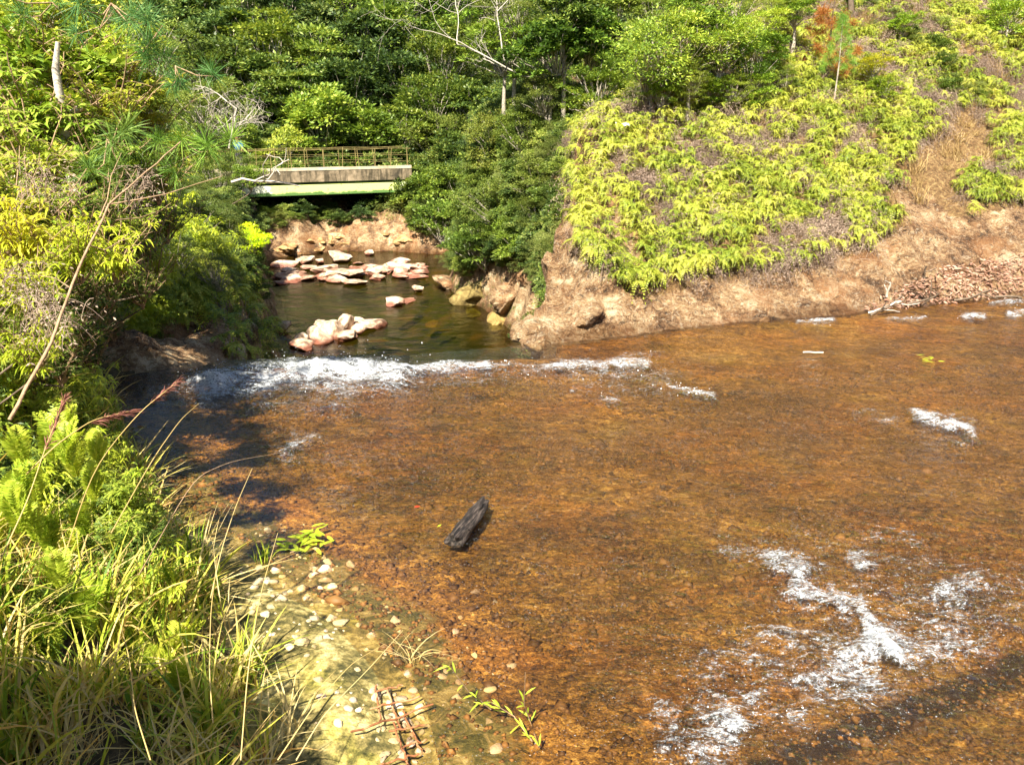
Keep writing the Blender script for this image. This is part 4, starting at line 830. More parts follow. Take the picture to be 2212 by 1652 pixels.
def flat_leaf(name, P, L, W, mat, label, cat, rz, n=1):
    m = MB(); a = rng.uniform(0, 6.28, n) if n > 1 else np.array([rz]); D = np.stack([np.cos(a), np.sin(a), 0 * a + .1], 1); m.leaves(np.tile([0, 0, .012], (n, 1)) + (rng.normal(0, L * .8, (n, 3)) * [1, 1, .15] if n > 1 else 0), D, np.tile([0, 0, 1.], (n, 1)) + rng.normal(0, .25, (n, 3)), L, W, 3, .1)
    return tag(ob(name, m.me(name, M[mat]), loc=tuple(P)), label, cat)
M['red'] = leafmat('red_leaf', [(0, (.6, .05, .02)), (1, (.7, .08, .03))])
flat_leaf('leaf', gz(895 * S, 1097 * S), .05, .03, 'red', 'single red leaf floating left of the charred log', 'leaf', .4)
flat_leaf('leaf', gz(945 * S, 1140 * S, .0), .05, .02, 'lime', 'single yellow green leaf floating just left of the charred log', 'leaf', 1.)
flat_leaf('floating_plant', gz(668 * S, 1165 * S, .02), .11, .03, 'lime', 'clump of lime green leaves stranded at the edge of the shallows', 'water plant', 0, 42)
flat_leaf('floating_sprig', gz(2012 * S, 777 * S, .01), .09, .03, 'lime', 'small green sprig floating on the orange upper river at right', 'sprig', 0, 12)
m = MB(); A = gz(1735 * S, 760 * S, .02); B = gz(1778 * S, 760 * S, .03); m.tube(np.linspace(0 * A, B - A, 6) + rng.normal(0, .003, (6, 3)), .012, 6); tag(ob('stick', m.me('stick', M['bone']), loc=tuple(A)), 'pale straight stick lying in the upper river before the rock bank', 'stick')
boulder(1653, 697, 24, 14, -.02, 'small dark brown block at the far waterline', proto=RKB[0], name='stone', cat='stone', tint=(.5, .4, .35))
P = hit(1345 * S, 267 * S, .25, 11, 40); m = MB(); gxx, gyy_ = np.meshgrid(np.linspace(-.13, .13, 12), np.linspace(-.04, .04, 6)); zz = .05 * fbm(gxx.ravel() * 14, gyy_.ravel() * 14, 77); i = np.arange(5)[:, None] * 12; j = np.arange(11)[None]
m.add(np.stack([gxx.ravel(), gyy_.ravel(), zz], 1), np.stack([i + j, i + j + 1, i + 13 + j, i + 12 + j], -1).reshape(-1, 4)); M['rag'] = wall_mat('rag', [(.3, (.55, .5, .6)), (.6, (.8, .78, .8))]); tag(ob('rag', m.me('rag', M['rag']), loc=tuple(P), rot=(.5, .1, .1)), 'scrap of whitish cloth caught on the ferns high at the left of the slope', 'rag')

# ------------------------------------------------------------------ the wood behind the bridge and on both sides
# (u, v, radius px of the crown in the 2212-wide photo, kind, height of crown centre over the ground or None, depth or None, tint, label)
T_ = [
 # directly above and behind the bridge
 (690, 275, 95, 'mid_1', 2.2, None, (1.25, 1.3, 1), 'bright green leafy tree right behind the middle of the footbridge railing'),
 (790, 300, 80, 'mid_2', 1.8, None, (1.3, 1.3, .9), 'light green tree behind the right half of the footbridge'),
 (600, 330, 60, 'yellow_1', 1.6, None, (1, 1, 1), 'yellow green small tree behind the left end of the footbridge railing'),
 (870, 285, 70, 'tier_1', 2.0, None, (1.2, 1.1, .9), 'olive green tree behind the right end of the footbridge'),
 (640, 215, 80, 'tier_2', 3.0, None, (1, 1, 1), 'tiered green tree above the bright tree behind the bridge'),
 (760, 200, 85, 'dark_1', 3.0, None, (1, 1, 1), 'dark tree standing over the middle of the footbridge'),
 (560, 190, 80, 'dark_2', 3.2, None, (1, 1.05, 1), 'dark broad tree up left of the footbridge'),
 (585, 110, 85, 'tier_3', 3.5, None, (1.15, 1.1, .9), 'tall tree with sunlit layered crown in the upper left of the wood'),
 (690, 130, 85, 'tier_1', 3.5, None, (1.1, 1.1, .9), 'layered crown with yellow green tops right of the tall layered tree'),
 (790, 95, 80, 'dark_3', 3.5, None, (1, 1, 1), 'dark round crown in the top middle of the wood'),
 (860, 170, 75, 'dark_1', 3.0, None, (1.1, 1.1, 1), 'dark crown between the layered tree and the dead white branches'),
 (480, 90, 80, 'dark_2', 3.4, None, (.9, 1, 1.2), 'bluish dark tree in the upper left of the wood'),
 (420, 150, 70, 'olive_1', 3.0, None, (.9, 1, 1), 'grey green tree at the left edge of the dark wood'),
 (400, 50, 80, 'dark_1', 3.5, None, (.9, 1, 1.3), 'dark bluish crown at the top left behind the pine tufts'),
 (640, 30, 85, 'dark_3', 4.0, None, (.95, 1, 1.2), 'dark crown cut by the top edge left of centre'),
 (760, 15, 80, 'mid_1', 4.0, None, (.9, 1, 1), 'green crown cut by the top edge near the centre'),
 (880, 40, 80, 'dark_2', 4.0, None, (1, 1.05, 1), 'dark green crown at the top edge, left of the dead white branches'),
 (540, 20, 70, 'olive_2', 4.0, None, (.8, .95, 1.1), 'greyish crown at the top edge above the tall layered tree'),
 (980, 130, 75, 'olive_1', 3.5, None, (1.1, 1.1, 1), 'olive crown wrapped round the dead white branches'),
 (1000, 30, 80, 'yellow_2', 4.0, None, (.65, .85, .9), 'yellow green crown at the top edge above the dead branches'),
 (1090, 90, 80, 'yellow_1', 3.5, None, (.7, .85, .9), 'loose yellow green crown right of the dead white branches'),
 (1110, 20, 75, 'olive_2', 4.0, None, (1.1, 1.1, 1), 'thin olive crown at the top edge over the centre'),
 (940, 240, 75, 'mid_2', 2.5, None, (1., 1, 1), 'green tree between the bridge and the dead white branches'),
 (1020, 230, 70, 'dark_3', 2.5, None, (1.4, 1.3, 1), 'dark leaved tree right of centre under the dead white branches'),
 (1190, 110, 80, 'dark_1', 3.0, None, (1.5, 1.6, 1), 'glossy dark green tree left of the dark gap in the wood'),
 (1280, 90, 80, 'dark_2', 2.0, None, (1.5, 1.6, .9), 'glossy dark green tree right of the dark gap in the wood'),
 (1330, 40, 85, 'mid_1', 2.0, None, (1, 1, 1), 'green crown at the top edge above the dark gap'),
 (1220, 20, 70, 'dark_3', 3.8, None, (1.2, 1.2, 1), 'dark crown at the top edge left of the green crown over the gap'),
 (1290, 190, 65, 'mid_2', 1.6, None, (1.1, 1.1, .8), 'green bushy tree below the dark gap beside the fern slope'),
 (1180, 200, 60, 'olive_2', 2, None, (1.3, 1.2, 1), 'straw tinged olive bush tree in the middle of the wood'),
 # right bank of the gorge, right of the bridge
 (960, 330, 75, 'olive_1', 1.2, 27, (1.2, 1.2, 1), 'olive bush hiding the right end of the footbridge'),
 (1060, 320, 80, 'olive_2', 1.2, 24, (1.3, 1.2, .9), 'large olive bush right of the bridge'),
 (1150, 290, 75, 'olive_1', 1.2, 21, (1.3, 1.3, .9), 'olive bush at the left edge of the fern slope'),
 (1170, 380, 60, 'olive_2', 1, 17, (1.1, 1.1, .9), 'dark olive bush above the pale headland'),
 (930, 430, 60, 'mid_1', 1.2, 27, (1.2, 1.2, 1), 'bright green bush just right of the bridge girder'),
 (1000, 420, 75, 'mid_2', 1.2, 24, (1, 1, 1), 'green bush overhanging the right side of the gorge'),
 (1080, 440, 75, 'olive_1', 1, 20, (1.1, 1.1, .9), 'olive bush overhanging the brown boulders'),
 (960, 490, 60, 'mid_1', 1, 26, (.9, 1, .9), 'dark green bush hanging low over the right shore of the pool'),
 (1050, 530, 70, 'tier_1', .8, 22, (.9, .95, .8), 'leafy bush hanging just over the mossy boulder'),
 (1120, 520, 55, 'yellow_1', .8, 16, (.7, .8, .8), 'yellow tipped bush hanging at the left edge of the headland'),
 (1170, 460, 45, 'olive_2', .6, 14.2, (1.2, 1.1, .8), 'small brownish bush crowning the headland'),
 # under the bridge
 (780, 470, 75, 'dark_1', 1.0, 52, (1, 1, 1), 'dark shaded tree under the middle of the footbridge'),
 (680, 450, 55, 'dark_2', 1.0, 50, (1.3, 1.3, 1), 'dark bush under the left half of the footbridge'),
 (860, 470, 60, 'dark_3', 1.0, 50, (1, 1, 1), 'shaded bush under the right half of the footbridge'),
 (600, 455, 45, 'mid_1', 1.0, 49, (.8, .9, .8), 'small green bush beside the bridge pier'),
 # thin trunked trees at the top of the fern slope
 (1410, 120, 95, 'airy_1', 1.05, None, (1.4, 1.4, 1), 'airy tree with two thin pale trunks standing over the fern slope'),
 (1470, 100, 90, 'airy_2', 1.1, None, (1.2, 1.25, .9), 'airy green tree between the twin trunked tree and the single white trunk'),
 (1560, 95, 80, 'airy_1', 1.15, None, (1.5, 1.5, .9), 'airy tree with one slender white trunk at the top of the fern slope'),
 (1620, 140, 65, 'airy_2', .9, None, (.8, 1, .9), 'small airy bush right of the slender white trunk'),
 (1490, 170, 40, 'olive_1', .7, None, (1.4, 1.4, .9), 'pale green bush under the airy trees'),
 (1650, 60, 45, 'yellow_2', 1.1, None, (.9, 1, .8), 'yellow green bush near the top edge left of the small pine'),
 (1720, 25, 40, 'mid_1', .9, None, (1.2, 1.3, .8), 'green bush at the top edge left of the dark pine trunk'),
 (1890, 140, 32, 'yellow_1', .6, None, (1.2, 1, .5), 'golden yellow bush right of the small pine'),
 (1910, 190, 30, 'mid_2', .5, None, (1.2, 1.2, .7), 'low green bush below the golden bush'),
 (1955, 55, 28, 'mid_1', .5, None, (1.5, 1.6, .9), 'round green bush in the dry grass at the upper right'),
 (2180, 40, 45, 'mid_2', .7, None, (1.2, 1.3, .8), 'green bush in the top right corner'),
 # left bank of the gorge
 (330, 300, 75, 'olive_2', 1.6, 19, (1.3, 1.3, .9), 'pale olive tree on the left bank left of the bridge'),
 (450, 240, 80, 'olive_1', 2.4, 26, (1.3, 1.3, 1), 'feathery pale green tree on the left bank above the bridge end'),
 (400, 330, 55, 'yellow_2', 1.6, 17, (1, .9, .8), 'yellow flowering bush on the left bank'),
 (500, 292, 48, 'mid_2', 1.4, 48, (1.1, 1.1, .9), 'green bush around the person at the bridge end'),
 (470, 390, 60, 'olive_2', 1.0, 22, (1.1, 1.1, .8), 'olive bush covering the left end of the bridge'),
 (540, 385, 34, 'mid_1', 1.0, 30, (1.2, 1.2, .8), 'small green bush before the bridge pier'),
 (420, 470, 70, 'olive_1', .7, 17, (.75, .8, .7), 'dark olive bush on the slope above the pool'),
 (490, 500, 60, 'olive_2', .6, 21, (.7, .75, .7), 'dark fine leaved bush low on the left slope of the pool'),
 (370, 560, 70, 'fine_1', .6, 13.5, (.7, .75, .6), 'dark feathery bush above the rock wedge'),
 (470, 590, 60, 'fine_2', .5, 17, (.7, .7, .6), 'brownish feathery bush right of the rock wedge top'),
 (340, 430, 70, 'fine_1', 1, 12.5, (.8, .9, .7), 'dark green bush behind the diagonal bare twig'),
] + [(u_, v_, R_2, k_, h_, None, t_, 'light green bush filling in between the thin trunks above the fern slope') for u_, v_, R_2, k_, h_, t_ in
  [(1380, 190, 40, 'olive_1', .5, (1.5, 1.5, .9)), (1430, 205, 36, 'mid_1', .4, (1.2, 1.3, .9)), (1480, 190, 44, 'olive_2', .5, (1.6, 1.6, 1)), (1530, 200, 40, 'mid_2', .4, (1.3, 1.4, .8)), (1580, 195, 42, 'olive_1', .5, (1.6, 1.6, .9)), (1640, 190, 38, 'yellow_2', .4, (.8, 1, .8)),
   (1360, 130, 50, 'mid_1', .9, (1.1, 1.2, .8)), (1420, 30, 60, 'olive_2', 1.4, (1.5, 1.5, 1)), (1500, 20, 60, 'mid_2', 1.4, (1.2, 1.3, .9)), (1580, 15, 55, 'olive_1', 1.2, (1.5, 1.5, .9)), (1660, 110, 45, 'mid_1', .7, (1.3, 1.4, .8)), (1700, 170, 36, 'olive_2', .4, (1.5, 1.5, .8)), (1680, 20, 40, 'olive_1', .8, (1.5, 1.5, .8)), (1350, 240, 34, 'yellow_2', .3, (.8, 1, .7))]]
for (u, v, R, kind, h, y, tint, lab) in T_:
    rp = R * S
    if y is None:
        P = hit(u * S, v * S, h, 24 if u < 1240 else (12 if u > 1380 else 20), 160)
    elif u < 500 and y < 25: P = hit(u * S, v * S, .6, 9.8, 60)
    elif u > 900 and v < 600 and y < 30: P = hit(u * S, v * S, min(h, .7), 12.2 if u > 1100 else 14.5, 60)
    else: P = gy(u * S, v * S, y)
    small = any(s_ in lab for s_ in ('bush',))
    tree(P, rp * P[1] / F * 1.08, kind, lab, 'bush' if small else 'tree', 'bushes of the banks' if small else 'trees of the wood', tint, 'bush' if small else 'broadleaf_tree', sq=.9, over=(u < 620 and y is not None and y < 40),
         trad=.02 + .012 * rp * P[1] / F if kind.startswith('airy') else None)
tree(gy(520 * S, 362 * S, 41.5), .95, 'olive_2', 'olive bush hiding the legs of the person at the bridge end', 'bush', 'bushes of the banks', (1.1, 1.1, .8), 'bush')
lime = tree(gy(543 * S, 520 * S, 27), 36 * S * 27 / F * 1.2, 'yellow_1', 'vivid yellow green bush leaning over the left side of the pool below the pier', 'bush', None, (1.9, 2.1, .5), 'bush')
# fillers behind, told apart by nothing: a grid through the depth of the wood
cands = []
for k in range(900):
    x = rng.uniform(-60, 40); y = rng.uniform(50, 125); 
    u, v = project([x, y, H1(x, y) + 2.5]); u, v = float(u), float(v)
    if -60 < u < 720 and -60 < v < 260 and all((x - a) ** 2 + (y - b) ** 2 > 22 for a, b in cands): cands.append((x, y))
kinds = ['dark_1', 'dark_2', 'dark_3', 'mid_1', 'mid_2', 'tier_1', 'tier_2', 'olive_1']
for (x, y) in cands[:190]:
    g = H1(x, y); h = rng.uniform(1.6, 3.6); t = rng.uniform(.8, 1.15)
    tree(np.array([x, y, g + h]), rng.uniform(2.0, 3.4), kinds[rng.integers(8)], 'green tree among many in the dense wood on the far hillside', 'tree', 'trees of the far hillside', (t * rng.uniform(.8, 1.1), t, t * rng.uniform(.9, 1.2)))
# undergrowth that covers the wood's floor and the gorge sides
def world_pts(n, x0, x1, y0, y1): return rng.uniform(x0, x1, n), rng.uniform(y0, y1, n)
protos_bush = []
for k in ('mid_1', 'dark_1', 'olive_1', 'fine_1'):
    for o in bpy.data.objects:
        if o.name.split('.')[0] == 'crown' and o.data == CROWNS[k][0]: protos_bush.append(o); break
def bush_field(name, n, box, keepf, smin, smax, probs, label, lift=.3):
    x, y = world_pts(n, *box); z = height(x, y); k = keepf(x, y, z); x, y, z = x[k], y[k], z[k]; n = len(x); s_ = rng.uniform(smin, smax, n)
    P = np.stack([x, y, z + s_ * lift], 1); rot = np.stack([rng.normal(0, .2, n), rng.normal(0, .2, n), rng.uniform(0, 6.28, n)], 1)
    return scatter(name, P, rot, np.stack([s_, s_, s_ * .85], 1), rng.choice(len(protos_bush), n, p=probs), protos_bush, label, name)
def dgor(x, y): return pl_dist(x, y, GORGE, True)
bush_field('undergrowth', 6500, (-60, 45, 44, 125), lambda x, y, z: ~in_poly(x, y, GORGE) & (dgor(x, y) > 2.9), .7, 1.9, [.3, .4, .2, .1], 'low leafy undergrowth filling the wood on the far hillside')
xcf = lambda y: np.interp(y, [10, 27, 38, 60, 200], [-1.6, -3.6, -7.2, -6, -6])
bush_field('gorge_side_growth', 16000, (-5, 16, 12.2, 46), lambda x, y, z: ~in_poly(x, y, GORGE) & (x > xcf(y)) & (dgor(x, y) > .12) & (project(np.stack([x, y, z], 1))[0] < 566) & (z > np.where((y > 17) & (y < 32), -2.3, -3.3)) & ((y > 14.5) | (x < .5)) & (y > 13), .28, .75, [.4, .2, .3, .1], 'leafy growth over the right side of the gorge')
bush_field('left_bank_growth', 3000, (-40, -5, 13.5, 46), lambda x, y, z: ~in_poly(x, y, GORGE) & (x < xcf(y)) & (dgor(x, y) > .35) & (z > -2.9), .25, .7, [.25, .15, .35, .25], 'leafy growth covering the left side of the gorge')

# ------------------------------------------------------------------ dead white branched trees and bare twigs
def bare(name, u, v, y, seed, L, gen, rad, d0, label, cat='dead tree', mat='bone', split=3, curl=.35, gnarl=.12):
    m = branchy(seed, L, gen, rad, d0, split, curl, gnarl); P = gy(u * S, v * S, y); o = ob(name, m.me(name, M[mat], True), loc=tuple(P)); return tag(o, label, cat)
P = hit(1150 * S, 170 * S, 1.2, 24, 120)
bare('dead_tree', 1150, 172, P[1] - 3.5, 5, 2.7, 4, .032, (-.85, 0, .38), 'dead leaning tree with bare white branches in the upper middle of the wood')
bare('dead_tree', 1090, 130, P[1] - 4, 9, 1.5, 3, .03, (-.1, 0, 1), 'short bare white branches standing up right of the leaning dead tree')
bare('dead_bush', 495, 320, 20, 12, .9, 4, .03, (.2, 0, 1), 'pale leafless bush on the left bank up from the bridge', 'dead bush', split=4, curl=.6)
bare('bare_branch', 500, 393, 24, 23, 1.9, 2, .04, (.85, 0, .28), 'crooked pale bare branch reaching over the left end of the bridge', 'branch', split=2, gnarl=.2)
bare('dead_bush', 1100, 240, 34, 31, 1.5, 4, .03, (.6, 0, .5), 'straw coloured leafless twigs in the wood above the fern slope', 'dead bush', split=4, curl=.5, mat='twig')
def trunkline(name, pts, y, r0, label, cat='tree trunk', mat='bone'):
    q = np.array([gy(a * S, b * S, y) for a, b in pts]); o0 = q[0].copy(); m = MB(); m.tube(q - o0, np.linspace(r0, r0 * .55, len(q)), 7); return tag(ob(name, m.me(name, M[mat]), loc=tuple(o0)), label, cat)
for pts, h, r0, lab, mt in (([(1545, 225), (1548, 170), (1556, 100), (1570, 40)], .0, .035, 'slender white trunk standing alone at the top of the fern slope', 'bone'), ([(1403, 215), (1405, 170), (1412, 120), (1408, 60)], 0, .03, 'left one of the two thin trunks over the fern slope', 'bone'), ([(1418, 212), (1420, 160), (1432, 110), (1450, 60)], 0, .028, 'right one of the two thin trunks over the fern slope', 'bone'),
                          ([(1511, 200), (1513, 150), (1520, 90)], 0, .018, 'thinnest pale trunk left of the slender white trunk', 'bone'), ([(1840, 45), (1838, 10), (1837, -40), (1836, -200)], 0, .08, 'dark pine trunk cut by the top edge above the small pine', 'bark_dark'), ([(1993, 28), (1991, 0), (1990, -120)], 0, .04, 'thin dark trunk cut by the top edge in the dry grass', 'bark_dark')):
    Pb = hit(pts[0][0] * S, pts[0][1] * S, .1, 12, 60); trunkline('tree_trunk', pts, Pb[1], r0, lab, mat=mt)

# ------------------------------------------------------------------ pines
def pine_tuft(name, seed, n=150, L=.2, mat='pine', w=.004):
    r = np.random.default_rng(seed); m = MB(); q = unit(r.normal(size=(n, 3)) + [0, 0, .35]); m.leaves(np.outer(r.uniform(0, .08, n), [0, 0, 1]), q, r.normal(size=(n, 3)), L * r.uniform(.6, 1.1, n), w, 3, .18); return m.me(name, M[mat])
TUFT = [pine_tuft('needle_tuft_%d' % i, 200 + i) for i in range(3)]; TUFTO = pine_tuft('needle_tuft_dead', 205, 120, .2, 'dead_orange', .006)
Pb = hit(1800 * S, 232 * S, .0, 12, 40); e = empty('small_pine', tuple(Pb), 'small young pine with bright green needles standing on the fern slope', 'pine')
H_ = 172 * S * Pb[1] / F; m = MB(); m.tube([(0, 0, 0), (.02, 0, H_ * .5), (0, 0, H_ * .95)], [.02, .014, .006], 6); ob('trunk', m.me('trunk', M['bark_pale']), e)
tf = []
for k in range(34):
    z_ = H_ * (.38 + .6 * (k / 33)); a = k * 2.4; rr0 = .30 * (1.05 - k / 33) + .02; p = np.array([math.cos(a) * rr0, math.sin(a) * rr0, z_ + .03]); tf.append((p, .55 + .25 * rng.random()))
for p, s_ in tf:
    o = ob('needle_tuft', TUFT[rng.integers(3)], e, tuple(p), (rng.normal(0, .3), rng.normal(0, .3), rng.uniform(0, 6)), (s_,) * 3); o.color = (1.3, 1.35, .8, 1)
e = empty('dead_pine', (Pb[0] + .1, Pb[1] + .9, H1(Pb[0] + .1, Pb[1] + .9)), 'dead pine with rust orange needles behind the small green pine', 'pine')
m = MB(); m.tube([(0, 0, 0), (0, 0, 1.9)], [.025, .01], 6); ob('trunk', m.me('trunk', M['bark_dark']), e)
for k in range(40):
    a = rng.uniform(0, 6.28); z_ = rng.uniform(.0, 1.7); rr0 = rng.uniform(.2, .62) ; o = ob('needle_tuft', TUFTO, e, (math.cos(a) * rr0, math.sin(a) * rr0 * .6, z_), (rng.normal(0, .5), rng.normal(0, .5), 0), (rng.uniform(.7, 1.1),) * 3)
def pine_branch(u, v, y, n, rad, label, s_=1.0, tint=(1, 1, 1)):
    P = gy(u * S, v * S, y); e = empty('pine_branch', tuple(P), label, 'pine branch'); m = MB()
    for k in range(n):
        p = rng.normal(0, rad, 3) * [1, .6, .6] if n > 1 else np.zeros(3); m.tube([(-.5 * rad, .1, .5 * rad), p * .5, p], [.007, .005, .003], 5)
        o = ob('needle_tuft', TUFT[rng.integers(3)], e, tuple(p), (rng.normal(0, .5), rng.normal(0, .5), 0), (s_ * rng.uniform(.8, 1.2),) * 3); o.color = (*tint, 1)
    ob('twig', m.me('twig', M['twig']), e)
pine_branch(268, 42, 7.5, 5, .26, 'blue green pine needle tufts at the top edge left of the dark wood', 1.1, (.75, .9, 1.2))
pine_branch(330, 140, 7.5, 3, .14, 'pine needle tufts hanging below those at the top edge', 1.1, (.8, .95, 1))
pine_branch(410, 330, 8, 6, .20, 'vivid green pine sapling tufts in front of the left bushes', 1.2, (1.6, 1.5, .9))
pine_branch(390, 160, 9, 3, .16, 'dark pine needle tufts before the grey green tree', 1.0, (.7, .9, 1))
pine_branch(130, 30, 8, 3, .2, 'soft pine needle tufts in the top left corner', 1.1, (.8, .95, 1))
pine_branch(250, 330, 7, 4, .2, 'faint olive pine tufts before the dry grass on the left bank', 1.2, (1.1, 1, .8))

# ------------------------------------------------------------------ the fern slope
FN = [fern_mesh('fern_%d' % i, 300 + i) for i in range(4)]; TG = [tangle_mesh('tangle_%d' % i, 320 + i) for i in range(2)]
TU = [tuft_mesh('dry_tuft_%d' % i, 330 + i, 50, .38, 'drygrass', .009, .5) for i in range(2)]
def fern(P, s_, label, group, par=None, rz=None, tint=(1, 1, 1)):
    i = rng.integers(4); e = empty('fern', tuple(P), label, 'fern', group, rng.uniform(0, 6.28) if rz is None else rz); e.scale = (s_,) * 3
    f = ob('fronds', FN[i][0], e); f.color = (*tint, 1); ob('stems', FN[i][1], e); return f, i
pf = {}
edge = [(1262, 560), (1290, 580), (1318, 600), (1340, 622), (1365, 632), (1392, 625), (1415, 632), (1440, 628), (1468, 612), (1495, 606), (1522, 600), (1548, 592), (1575, 590), (1600, 588), (1628, 586), (1655, 585), (1682, 584), (1712, 578), (1742, 570), (1772, 560), (1800, 552), (1830, 545), (1858, 532), (1885, 516), (1912, 500), (1938, 488)]
for k, (u, v) in enumerate(edge):
    P = hit(u * S, (v - 8) * S, .02, 10.8, 30); f, i = fern(P, rng.uniform(.6, .85), 'lime green fern in the fringe along the lower edge of the fern slope', 'ferns of the lower fringe'); pf.setdefault(i, f)
for u, v, s_, lab in ((1885, 462, .8, 'lone small fern growing on the bare rock at the right of the slope'), (1372, 632, .95, 'lowest and biggest fern hanging over the headland rock'), (1150, 590, .9, 'small fern hanging in the shade left of the headland'), (1222, 345, 1.3, 'tall lime fern at the upper left corner of the fern slope')):
    fern(hit(u * S, v * S, .02, 10.8, 30), s_, lab, None)
for i in range(4):
    if i not in pf: P = hit(2150 * S, (400 + 12 * i) * S, .02, 10.8, 30); e = empty('fern', tuple(P), 'lime fern on the right patch above the bare rock', 'fern', 'ferns of the right patch'); pf[i] = ob('fronds', FN[i][0], e)
def tuftob(name, me, P, s_, label, cat, group=None, tint=None):
    o = ob(name, me, loc=tuple(P), rot=(0, 0, rng.uniform(0, 6.28)), scl=(s_,) * 3); tag(o, label, cat, group)
    if tint: o.color = (*tint, 1)
    return o
tg = [tuftob('dead_fern', TG[0], hit(570 * S * 0 + 1560 * S, 262 * S, .05, 11, 30), 1.2, 'grey brown tangle of dead fern at the top left of the fern slope', 'dead fern'), tuftob('dead_fern', TG[1], hit(1700 * S, 345 * S, .05, 11, 30), 1.2, 'grey brown tangle of dead fern in the middle of the fern slope', 'dead fern')]
tu = [tuftob('dry_grass_tuft', TU[0], hit(2010 * S, 300 * S, .02, 11, 40), 1.1, 'tan tuft of dry grass on the bare strip right of the ferns', 'grass tuft'), tuftob('dry_grass_tuft', TU[1], hit(1990 * S, 100 * S, .02, 11, 40), 1.1, 'tan tuft of dry grass at the upper right hillside', 'grass tuft')]
def fields(n, box, fz):
    x, y = world_pts(n, *box); z = height(x, y); P = np.stack([x, y, z], 1); u, v = project(P); jit = 14 * fbm(x * 2, y * 2, 81); k = fz(u + jit, v + jit, x, y); return P[k], u[k], v[k]
P1, u1, v1 = fields(85000, (-.5, 30, 11, 40), lambda u, v, x, y: in_poly(u, v, FERNZ) & ~in_poly(u, v, DRYZ) & (hill_s(x, y) > .3) & (hill_s(x, y) < 22))
n = len(P1); dens = fbm(P1[:, 0] * .9, P1[:, 1] * .9, 83, 4); up_ = sst(150, 40, v1 - .12 * (700 - np.minimum(u1, 700)))
gp = sst(700, 640, u1) * sst(120, 60, v1)
dead = (dens + .35 * fbm(P1[:, 0] * 3.1, P1[:, 1] * 3.1, 84, 2) < -.15) & (rng.random(n) < .88)
thin = rng.random(n) < (.40 + .05 * up_) ; P2 = P1
kf = ~dead & ~thin; print('ferns', kf.sum(), 'dead', dead.sum())
s_ = rng.uniform(.34, .74, kf.sum()); tilt = np.stack([rng.normal(.22, .2, kf.sum()), rng.normal(-.08, .2, kf.sum()), rng.uniform(0, 6.28, kf.sum())], 1); tilt[:, :2] *= .6
scatter('fern_thicket', P1[kf] + [0, 0, .05], tilt, np.stack([s_] * 3, 1), rng.integers(0, 4, kf.sum()), [pf[i] for i in range(4)], 'dense thicket of lime green forking ferns covering the right hillside', 'ferns')
kd = (dead & (rng.random(n) < .42)) | (rng.random(n) < .10); nd = kd.sum(); s_ = rng.uniform(.6, 1.1, nd)
scatter('dead_fern_thatch', P1[kd] + [0, 0, -.05], np.stack([rng.normal(0, .3, nd), rng.normal(0, .3, nd), rng.uniform(0, 6.28, nd)], 1), np.stack([s_] * 3, 1), rng.integers(0, 2, nd), tg, 'grey brown dead fern thatch showing between the living ferns', 'dead ferns')
P3, u3, v3 = fields(12000, (-.5, 34, 11, 45), lambda u, v, x, y: (hill_s(x, y) > .8) & (hill_s(x, y) < 24) & (in_poly(u, v, DRYZ) | ((v < 130) & (u > 600) & (fbm(x * .6, y * .6, 85) > .02 - .1 * (u > 850)))))
k3 = rng.random(len(P3)) < .7; P3 = P3[k3 & (rng.random(len(P3)) < .6)]; n = len(P3); s_ = rng.uniform(.5, 1.3, n); print('dry', n)
scatter('dry_grass', P3, np.stack([rng.normal(0, .15, n), rng.normal(0, .15, n), rng.uniform(0, 6.28, n)], 1), np.stack([s_] * 3, 1), rng.integers(0, 2, n), tu, 'tan dry grass in the bare strip and over the upper right hillside', 'dry grass')
# green low bushes mixed in the upper hillside
x, y = world_pts(2600, 1, 34, 15.5, 45); z = height(x, y); u, v = project(np.stack([x, y, z], 1)); k = (v < 108) & (u > 570) & (hill_s(x, y) < 26) & (fbm(x * .7, y * .7, 87) > -.25 + .0012 * (u - 600)) & (rng.random(len(x)) < .85)
x, y, z = x[k], y[k], z[k]; s_ = rng.uniform(.18, .42, len(x))
scatter('hillside_growth', np.stack([x, y, z + s_ * .4], 1), np.stack([rng.normal(0, .2, len(x)), rng.normal(0, .2, len(x)), rng.uniform(0, 6.28, len(x))], 1), np.stack([s_] * 3, 1), rng.choice(4, len(x), p=[.45, .05, .35, .15]), protos_bush, 'low green growth mixed with ferns on the upper right hillside', 'undergrowth')

